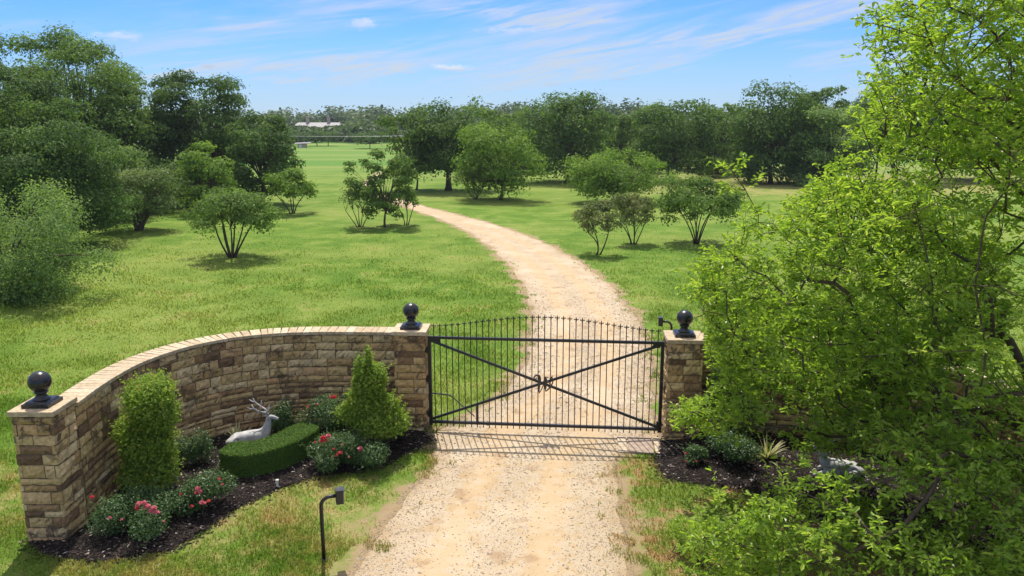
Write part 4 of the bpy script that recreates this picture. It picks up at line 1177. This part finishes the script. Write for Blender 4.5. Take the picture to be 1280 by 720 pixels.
# right conical shrub by the gate pillar
lob = [(rp.normal(0, .05), rp.normal(0, .05), (.55 + k * .145), .56 * (1 - k * .10), .50 * (1 - k * .10), .24) for k in range(9)]
lob = [(a_ + rp.normal(0, .10), b_ + rp.normal(0, .08), c_, d_ * rp.uniform(.6, .95), e_ * rp.uniform(.6, .95), f_) for a_, b_, c_, d_, e_, f_ in lob]
lob += [(.26, -.05, .8, .26, .22, .3), (-.27, 0, .72, .26, .22, .3), (.1, -.1, 1.35, .2, .2, .3), (-.12, 0, 1.2, .22, .2, .3)]
shrub('conical_shrub', 'cone-shaped lime-green shrub before the gate hinge pillar', -2.47, 13.25, lob, 18000, .050, 'lime_shrub', group='lime green shrubs in the beds', aspect=.72, stems=8)
shrub('conical_shrub', 'dark conical shrub squeezed behind the right gate pillar', 3.98, 13.75, [(rp.normal(0, .06), rp.normal(0, .06), .45 + k * .16, .48 * (1 - k * .08), .44 * (1 - k * .08), .26) for k in range(9)], 20000, .05, 'mid', group='lime green shrubs in the beds', stems=8)


def at_px(px, py, z): return ground(px, py, z)


def rose(label, px, py, zmid, rad, hh, n, flowers, leaf=.036, mat='rose', frad=.05, pet=PETAL, extra=()):
    x, y = at_px(px, py, zmid)
    lob = [(rp.normal(0, rad * .4), rp.normal(0, rad * .35), hh * rp.uniform(.35, .8), rad * rp.uniform(.45, .7), rad * rp.uniform(.45, .65), hh * rp.uniform(.25, .4)) for _ in range(7)]
    fl = []
    for fpx, fpy, s in flowers:
        # a bloom on the outside of the bush, on the side it shows in the photograph
        X, Y = x, y - rad * .75
        for _ in range(8):
            zc_ = height_at(Y, fpy); zz = min(max(zc_ - .05, .15), hh + .18); zcd = Y * math.cos(PITCH) - (zz + .05 - CAM_Z) * math.sin(PITCH); X = (fpx - 640) / F_PX * zcd
            if zc_ - .05 > hh + .18: Y += .06
            elif zc_ - .05 < .15: Y -= .06
        fl.append((X - x, Y - y, zz, s))
    return shrub('rose_bush', label, x, y, lob, n, leaf, mat, 'rose bush', 'rose bushes in the beds', fl, 7, .05, .62, frad, pet)


rose('wide dark rose bush with coral blooms at foot of columnar shrub', 168, 640, .35, .52, .55, 9000, [(174, 631, 1.2), (184, 634, 1.3), (190, 639, 1.4), (192, 636, 1.1), (180, 629, .9), (115, 622, .8), (137, 648, .7), (172, 636, 1.0), (196, 641, 1.0), (152, 650, .5), (205, 652, .5)])
rose('rose bush with coral blooms between the columnar shrub and the hedge', 248, 618, .35, .42, .55, 6500, [(247, 612, 1.1), (250, 615, .9), (252, 629, 1.1), (256, 630, .9), (240, 633, .7), (274, 599, .6), (246, 617, .9), (261, 627, .8), (278, 606, .5), (226, 618, .5)])
rose('sparse pale-leaved rose bush on the wall behind columnar shrub', 243, 556, .4, .30, .62, 2600, [(218, 620, .5)], .034)
rose('sparse pale-leaved rose bush beside the stag statue head', 352, 518, .45, .28, .60, 2600, [(330, 508, .4)], .036)
rose('rose bush with a red bloom against the wall, left of conical shrub', 408, 518, .5, .42, .75, 5500, [(418, 497, 1.1), (414, 497, .8), (385, 509, .7), (396, 506, .5)], .038)
rose('front rose bush with pink blooms at the hedge end', 412, 562, .35, .40, .55, 6500, [(404, 548, 1.2), (410, 546, 1.2), (402, 552, 1.0), (425, 567, 1.1), (417, 562, .7), (415, 571, .7), (394, 553, .6), (428, 556, .5), (407, 551, 1.0), (421, 570, .8), (400, 578, .6), (436, 572, .5)])
rose('dark rose bush with one coral bloom under the conical shrub', 455, 560, .3, .52, .50, 8500, [(450, 562, 1.3)])
rose('dark rose bush between the conical shrub and the gate pillar', 488, 530, .4, .42, .80, 6000, [(484, 519, .8), (478, 524, .4)])
rose('small rose bush with red blooms at the right gate pillar foot', 868, 572, .15, .22, .30, 2200, [(857, 567, .6), (864, 572, .5), (870, 577, .5), (858, 577, .4)], .034)
rose('dark leafy rose bush under the foreground tree in the right bed', 915, 565, .25, .45, .50, 6000, [(944, 587, .3)], .04)


def spiky(label, px, py, n=46, L=.42):
    x, y = at_px(px, py, .05)
    t = empty('spiky_plant', (x, y, .04), 0, label, 'spiky plant', 'variegated spiky plants')
    mb = MB()
    for k in range(n):
        a = rp.uniform(0, 6.28); el = rp.uniform(.35, 1.4); l = L * rp.uniform(.6, 1.15)
        d = np.array([math.cos(a), math.sin(a), 0]); sdir = np.array([-math.sin(a), math.cos(a), 0])
        tt = np.linspace(0, 1, 6); out_ = l * np.cos(el) * tt + .12 * l * tt ** 2; up = l * np.sin(el) * tt - .35 * l * np.cos(el) * tt ** 2.4
        c = d[None] * out_[:, None] + np.array([0, 0, 1]) * up[:, None]
        wd = .017 * (1 - tt ** 2.2) + .001
        V = np.concatenate([c - sdir * wd[:, None], c + np.array([0, 0, -.004]), c + sdir * wd[:, None]]); i = np.arange(5)
        f = np.concatenate([np.stack([i, i + 6, i + 7, i + 1], -1), np.stack([i + 6, i + 12, i + 13, i + 7], -1)])
        tn = np.concatenate([np.full(6, rp.uniform(.6, 1)), np.full(6, rp.uniform(0, .3)), np.full(6, rp.uniform(.6, 1))])
        mb.add(V, f, tn)
    mb.build('blades', LM['blade'], t)
    return t


spiky('cream-striped spiky plant beside the stag rump at the left wall', 297, 553, 30, .42)
spiky('cream-striped spiky plant in the right bed under the tree branches', 958, 575, 50, .48)


# clipped hedge
def hedge(label, path_px, hh, wd, seed):
    r = np.random.default_rng(seed)
    pts = [ground(*p) for p in path_px]; path, ss = polyline(pts)
    t = empty('clipped_hedge', (0, 0, 0), 0, label, 'hedge')
    x, y, nx, ny = frame(path, ss, ss); n = len(x)
    endf = np.clip(np.minimum(ss, ss[-1] - ss) / .22, 0, 1) ** .5 * .35 + .65
    core = MB(); ring = []
    k = 20; th = np.linspace(0, 2 * math.pi, k, endpoint=False)
    cs = np.sign(np.cos(th)) * np.abs(np.cos(th)) ** .35; sn = np.sign(np.sin(th)) * np.abs(np.sin(th)) ** .35
    V = np.stack([x[:, None] + nx[:, None] * cs * (wd / 2 - .03) * endf[:, None], y[:, None] + ny[:, None] * cs * (wd / 2 - .03) * endf[:, None], hh / 2 + .03 + sn[None] * (hh / 2 - .04) * np.ones((n, 1))], -1)
    i = np.arange(n - 1)[:, None] * k; j = np.arange(k)[None]; j2 = (j + 1) % k
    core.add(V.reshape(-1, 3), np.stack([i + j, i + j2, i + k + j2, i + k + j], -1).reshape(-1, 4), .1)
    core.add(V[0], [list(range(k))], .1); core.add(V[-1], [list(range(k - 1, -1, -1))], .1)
    # leaf shell
    N = 46000
    s = r.uniform(0, ss[-1], N); a = r.uniform(0, 2 * math.pi, N)
    per = r.random(N) * (2 * hh + wd)                         # unrolled: side, top, side
    c0 = np.where(per < hh, 1.0, np.where(per < hh + wd, 1 - 2 * (per - hh) / wd, -1.0)); z = np.where(per < hh, per, np.where(per < hh + wd, hh, 2 * hh + wd - per))
    X, Y, NX, NY = frame(path, ss, s); ef = np.interp(s, ss, endf)
    out_ = r.normal(0, .012, N)
    nrm = np.stack([NX * np.where(np.abs(c0) > .999, c0, 0), NY * np.where(np.abs(c0) > .999, c0, 0), np.where(np.abs(c0) > .999, .0, 1.0)], 1)
    edge = np.minimum(np.abs(z - hh), np.abs(1 - np.abs(c0)) * wd / 2)
    P = np.stack([X + NX * c0 * wd / 2 * ef, Y + NY * c0 * wd / 2 * ef, z + .02], 1) + nrm * (out_ - .02 * np.exp(-edge / .02))[:, None]
    nE = 7000                                                  # the two ends
    e = r.integers(0, 2, nE); ce = r.uniform(-1, 1, nE); ze = r.uniform(0, hh, nE)
    T = np.stack([-ny, nx], 1)
    Pe = np.stack([np.where(e, x[-1], x[0]) + np.where(e, nx[-1], nx[0]) * ce * wd / 2 * .65, np.where(e, y[-1], y[0]) + np.where(e, ny[-1], ny[0]) * ce * wd / 2 * .65, ze + .02], 1)
    te = np.where(e[:, None] == 1, np.array([[x[-1] - x[-2], y[-1] - y[-2]]]), np.array([[x[0] - x[1], y[0] - y[1]]])); te = unit(te)
    Pe[:, :2] += te * r.normal(.0, .012, nE)[:, None]
    P = np.vstack([P, Pe]); nrm = np.vstack([nrm, np.c_[te, np.zeros(nE)]]); NN = len(P)
    lm = MB(); leaves(lm, P, unit(nrm * .75 + np.array([0, 0, .25]) + r.normal(0, .5, (NN, 3))), np.full(NN, .026), r, np.clip(r.normal(.5, .22, NN) + (P[:, 2] > hh - .01) * .08, 0, 1), 0, .6)
    lm.build('leaf_shell', LM['hedge'], t)
    core.build('leafy_core', LM['hedge'], t, True)
    return t


hedge('clipped crescent-shaped box hedge before the stag statue in the left bed', [(284, 592), (312, 594), (344, 586), (372, 573), (388, 562)], .47, .56, 41)


# ------------------------------------------------------------------ stag statues
def skinned(name, joints, edges, mat, parent, sub=2, root=0):
    me = bpy.data.meshes.new(name + '_skeleton'); me.from_pydata([j[:3] for j in joints], edges, [])
    o = bpy.data.objects.new(name + '_skeleton', me); COL.objects.link(o)
    md = o.modifiers.new('skin', 'SKIN'); md.use_smooth_shade = True
    for k, j in enumerate(joints):
        sv = me.skin_vertices[0].data[k]; sv.radius = (j[3], j[4] if len(j) > 4 else j[3]); sv.use_root = (k == root)
    ms = o.modifiers.new('sub', 'SUBSURF'); ms.levels = ms.render_levels = sub
    dg = bpy.context.evaluated_depsgraph_get(); m2 = bpy.data.meshes.new_from_object(o.evaluated_get(dg))
    bpy.data.objects.remove(o); bpy.data.meshes.remove(me)
    m2.name = name; m2.materials.clear(); m2.materials.append(mat)
    for p_ in m2.polygons: p_.use_smooth = True
    r_ = bpy.data.objects.new(name, m2); COL.objects.link(r_); r_.parent = parent
    return r_


def stag(x, y, z, rz, sc, label, mirror=1):
    t = empty('stag_statue', (x, y, z), rz, label, 'statue', 'pale stone stag statues'); t.scale = (sc * mirror, sc, sc)
    # lying stag facing +x: trunk, raised neck, head, folded legs
    J = [(-.02, 0, .17, .135, .14), (-.20, 0, .165, .14, .14), (-.34, 0, .145, .115, .11), (-.42, 0, .12, .06, .06),   # 0-3 trunk to rump
         (.14, 0, .185, .135, .145), (.23, 0, .24, .11, .115), (.275, 0, .36, .070, .075), (.295, 0, .47, .055, .06),     # 4-7 shoulder to neck
         (.32, 0, .545, .058, .06), (.385, 0, .525, .042, .042), (.45, 0, .495, .027, .028), (.475, 0, .485, .020, .02),  # 8-11 head to muzzle
         (-.30, .13, .13, .085, .08), (-.14, .17, .09, .055, .055), (-.24, .19, .04, .030, .03), (-.06, .20, .03, .024, .024),
         (-.30, -.13, .13, .085, .08), (-.14, -.17, .09, .055, .055), (-.24, -.19, .04, .030, .03), (-.06, -.20, .03, .024, .024),
         (.19, .11, .12, .055, .055), (.33, .12, .06, .034, .034), (.22, .14, .025, .026, .026),
         (.19, -.11, .12, .055, .055), (.33, -.12, .06, .034, .034), (.44, -.12, .03, .024, .024),
         (-.46, 0, .10, .028, .028)]
    E = [(0, 1), (1, 2), (2, 3), (0, 4), (4, 5), (5, 6), (6, 7), (7, 8), (8, 9), (9, 10), (10, 11), (2, 12), (12, 13), (13, 14), (14, 15), (2, 16), (16, 17), (17, 18), (18, 19),
         (4, 20), (20, 21), (21, 22), (4, 23), (23, 24), (24, 25), (3, 26)]
    body = skinned('body', J, E, STATUE, t)
    for sgn in (-1, 1):
        mb = MB()
        main = [(.305, sgn * .03, .585), (.27, sgn * .07, .645), (.20, sgn * .125, .685), (.12, sgn * .16, .735), (.06, sgn * .17, .80), (.045, sgn * .165, .86)]
        mb.tube(main, np.array([.021, .018, .016, .014, .012, .006]), 8)
        mb.tube([(.27, sgn * .07, .645), (.31, sgn * .085, .70), (.335, sgn * .08, .745)], np.array([.014, .011, .005]), 7)
        mb.tube([(.17, sgn * .138, .70), (.185, sgn * .16, .765), (.19, sgn * .155, .81)], np.array([.013, .010, .005]), 7)
        mb.tube([(.085, sgn * .166, .77), (.02, sgn * .20, .79), (-.03, sgn * .21, .825)], np.array([.011, .009, .005]), 7)
        mb.build('antler', STATUE, t, True)
        mb = MB()
        mb.tube([(.295, sgn * .045, .575), (.265, sgn * .085, .595), (.235, sgn * .125, .605)], np.array([.014, .024, .004]), 8); mb.build('ear', STATUE, t, True)
        mb = MB(); mb.lathe([(.001, -.010), (.008, -.006), (.010, 0), (.008, .006), (.001, .010)], (.365, sgn * .043, .545), 8); mb.build('eye', painted('carved eye', (.10, .10, .10), .6), t, True)
    mb = MB(); slab(mb, (-.02, 0, .012), (.98, .46, .03), 0, .01, .002, .5, 0, 3); mb.build('plinth', STATUE, t)
    return t


dx_, dy_ = ground(316, 562)
stag(dx_, dy_ + .02, .05, R(14), 1.0, 'pale grey antlered stag statue lying behind the clipped hedge')
ex_, ey_ = ground(1046, 598)
stag(ex_, ey_, .05, R(-12), .92, 'pale grey stag statue glimpsed through the foreground tree branches', -1)
for a in (R(8),): pass

# ------------------------------------------------------------------ foreground tree
CROWN_PX = [(1128, -60), (1075, 30), (1062, 62), (1080, 95), (1040, 128), (1042, 170), (1000, 222), (985, 262), (935, 258), (905, 300), (868, 318), (848, 350), (838, 395), (868, 415), (882, 470), (838, 498),
            (812, 535), (842, 548), (905, 556), (955, 540), (1000, 548), (1020, 560), (1075, 566), (1165, 562), (1085, 588), (1000, 590), (950, 610), (930, 634), (885, 642), (842, 672), (855, 700), (900, 760), (1000, 900), (2600, 900), (2600, -900), (1128, -900)]


def foreground_tree():
    r = np.random.default_rng(909)
    base = np.array([7.35, 9.6, 0.0])
    t = empty('leafy_oak', tuple(base), 0, 'bright green foreground tree filling the right side of the picture', 'tree')
    ell = [(7.2, 9.6, 4.7, 3.6, 3.4, 3.3, .30), (4.3, 11.4, 2.0, 2.1, 1.3, 1.25, .17), (4.4, 10.6, 3.6, 2.4, 1.8, 1.5, .18), (4.6, 8.6, 1.15, 2.8, 1.5, 1.1, .19), (5.8, 9.0, 7.0, 2.0, 1.8, 1.9, .10), (7.0, 9.4, 5.6, 1.9, 2.0, 1.2, .06)]
    P = []
    while len(P) < 2450:
        e = ell[r.choice(len(ell), p=[q[6] for q in ell])]
        d = sph(r, 1)[0]; q = np.array(e[:3]) + d * np.array(e[3:6]) * r.uniform(.30, 1.0) ** .33
        if q[2] < .35 or q[1] < 6.2: continue
        if q[0] > 9 and r.random() < .55: continue
        px, py = project(q)
        if not in_poly(np.array([px - 26, px, px - 10]), np.array([py, py + 16, py - 14]), CROWN_PX).all() and r.random() < .95: continue
        if 945 < px < 1010 and 495 < py < 552 and r.random() < .85: continue      # the wall shows through here
        if 1018 < px < 1062 and 570 < py < 598: continue                           # and the statue here
        if 925 < px < 990 and 535 < py < 590: continue
        P.append(q)
    P = np.array(P)
    # one twig straying up and out over the meadow
    P = np.vstack([P, [ground_at(948, 268, 10.6), ground_at(932, 238, 10.5), ground_at(918, 218, 10.4)], [ground_at(a_, b_, c_) for a_, b_, c_ in ((1022, 556, 11.2), (1032, 558, 11.4), (1012, 562, 11.3), (1043, 554, 11.6), (1026, 548, 11.4), (1050, 562, 11.2))], [ground_at(1135, 20, 8.2), ground_at(1150, 8, 8.2)]])
    # skeleton: every leaf tip is joined to the nearest branch already grown
    nodes = [base, base + (0, 0, .8), base + (-.08, .02, 1.5), base + (-.1, -.05, 2.3), base + (-.05, 0, 3.2), base + (.05, 0, 4.2), base + (0, -.05, 5.2)]
    par = [-1, 0, 1, 2, 3, 4, 5]; depth = [0, 1, 2, 3, 4, 5, 6]
    order = np.argsort(np.linalg.norm(P - (base + (0, 0, 2.5)), axis=1))
    tips = []
    for k in order:
        A = np.array(nodes); v = P[k] - A; dd = np.linalg.norm(v, axis=1)
        cost = dd + np.where(v[:, 2] < -.1 * dd, .35 * dd, 0) + np.array(depth) * .02
        cost[0] += 50
        b = int(np.argmin(cost)); L = dd[b]; m = max(1, int(L / .28)); prev = b
        for s in range(1, m + 1):
            f = s / m; q = A[b] + v[b] * f + np.array([0, 0, 1]) * (.10 * L * math.sin(math.pi * f)) + (r.normal(0, .022, 3) if s < m else 0)
            nodes.append(q); par.append(prev); depth.append(depth[prev] + 1); prev = len(nodes) - 1
        tips.append(prev)
    nodes = np.array(nodes); par = np.array(par); wgt = np.zeros(len(nodes)); ch = [[] for _ in nodes]
    for k in range(len(nodes) - 1, 0, -1):
        if wgt[k] == 0: wgt[k] = 1
        wgt[par[k]] += wgt[k]
    rad = np.clip(.0062 * wgt ** .47, .0055, .19)
    for k in range(1, len(nodes)): ch[par[k]].append(k)
    tm = MB(); stack = [(0, None)]
    while stack:
        s, pr = stack.pop(); chain = ([pr] if pr is not None else []) + [s]
        while ch[chain[-1]]:
            c = ch[chain[-1]]; m_ = max(c, key=lambda q: wgt[q])
            stack += [(q, chain[-1]) for q in c if q != m_]; chain.append(m_)
        if len(chain) < 2: continue
        rr = rad[chain].copy()
        if pr is not None: rr[0] = rr[1]
        tm.tube(nodes[chain] - base, rr, 7 if rr[0] > .03 else 5, cap=False)
    # sprays of leaves: each tip carries short twigs, leaves alternate along them
    lm = MB(); T = nodes[tips]; D = unit(T - nodes[par[tips]])
    nt_ = 6; ti = np.repeat(np.arange(len(T)), nt_); n = len(ti)
    dirs = unit(D[ti] * .55 + sph(r, n) * .9 + np.array([0, 0, .22])); ln = r.uniform(.14, .40, n)
    for k in range(0, n, 2):
        a = T[ti[k]]; tm.tube([a - base, a - base + dirs[k] * ln[k] * .6 + (0, 0, .01), a - base + dirs[k] * ln[k]], np.array([.0042, .003, .0018]), 4, cap=False)
    nl = 10; wi = np.repeat(np.arange(n), nl); N = len(wi)
    f = (np.tile(np.arange(nl), n) / (nl - 1)) ** .6 * .85 + .15
    pos_ = T[ti[wi]] + dirs[wi] * (ln[wi] * f)[:, None] + r.normal(0, .012, (N, 3))
    side = unit(np.cross(dirs[wi], np.array([0, 0, 1.0])) + 1e-6) * np.where(np.arange(N) % 2, 1, -1)[:, None]
    ax = unit(side * .8 + dirs[wi] * .75 + r.normal(0, .3, (N, 3)))
    nr = unit(np.array([0, 0, 1.0]) + r.normal(0, .6, (N, 3)))
    px, py = project(pos_)
    ok = ~((px > 1022) & (px < 1058) & (py > 570) & (py < 592) & (r.random(N) < .8))
    ok &= ~((px < 884) & (py > 376) & (py < 496)) & ~((px < 840) & (py >= 496) & (py < 522))
    tint = np.clip(.5 + (r.random(len(T))[ti[wi]] - .5) * .4 + r.normal(0, .2, N), 0, 1)
    leaves(lm, (pos_ - base)[ok], nr[ok], (.060 + .034 * r.random(int(ok.sum()))), r, tint[ok], 0, .40, 'oval', ax[ok])
    lm.build('crown', LM['fresh'], t)
    tm.build('trunk', BARK, t, True)
    return t


def ground_at(px, py, Y):
    z = height_at(Y, py); zc = Y * math.cos(PITCH) - (z - CAM_Z) * math.sin(PITCH)
    return np.array([(px - 640) / F_PX * zc, Y, z])


foreground_tree()
# seedlings at the foot of the tree
for q, (px, py, lab) in enumerate(((846, 690, 'leafy oak seedling at the grass edge, nearest the driveway'), (872, 704, 'leafy oak seedling just right of the nearest one, lower in the grass'))):
    x, y = ground(px, py)
    shrub('tree_seedling', lab, x, y, [(rp.normal(0, .08), rp.normal(0, .08), .12 + .1 * k, .14, .14, .12) for k in range(4)], 260, .06, 'fresh', 'seedling', 'oak seedlings', (), 5, 0, .4)

# ------------------------------------------------------------------ air
m, nt, out = new_mat('summer haze')
v = mk(nt, 'ShaderNodeVolumePrincipled'); v.inputs['Color'].default_value = (.80, .88, 1, 1); v.inputs['Density'].default_value = HAZE_DENSITY; v.inputs['Anisotropy'].default_value = .2
nt.links.new(v.outputs[0], out.inputs['Volume'])
mb = MB(); mb.box((0, 745, 9.5), (3100, 1700, 21)); hz = mb.build('haze', m)
hz['kind'] = 'stuff'; hz['label'] = 'thin summer haze over the meadow'
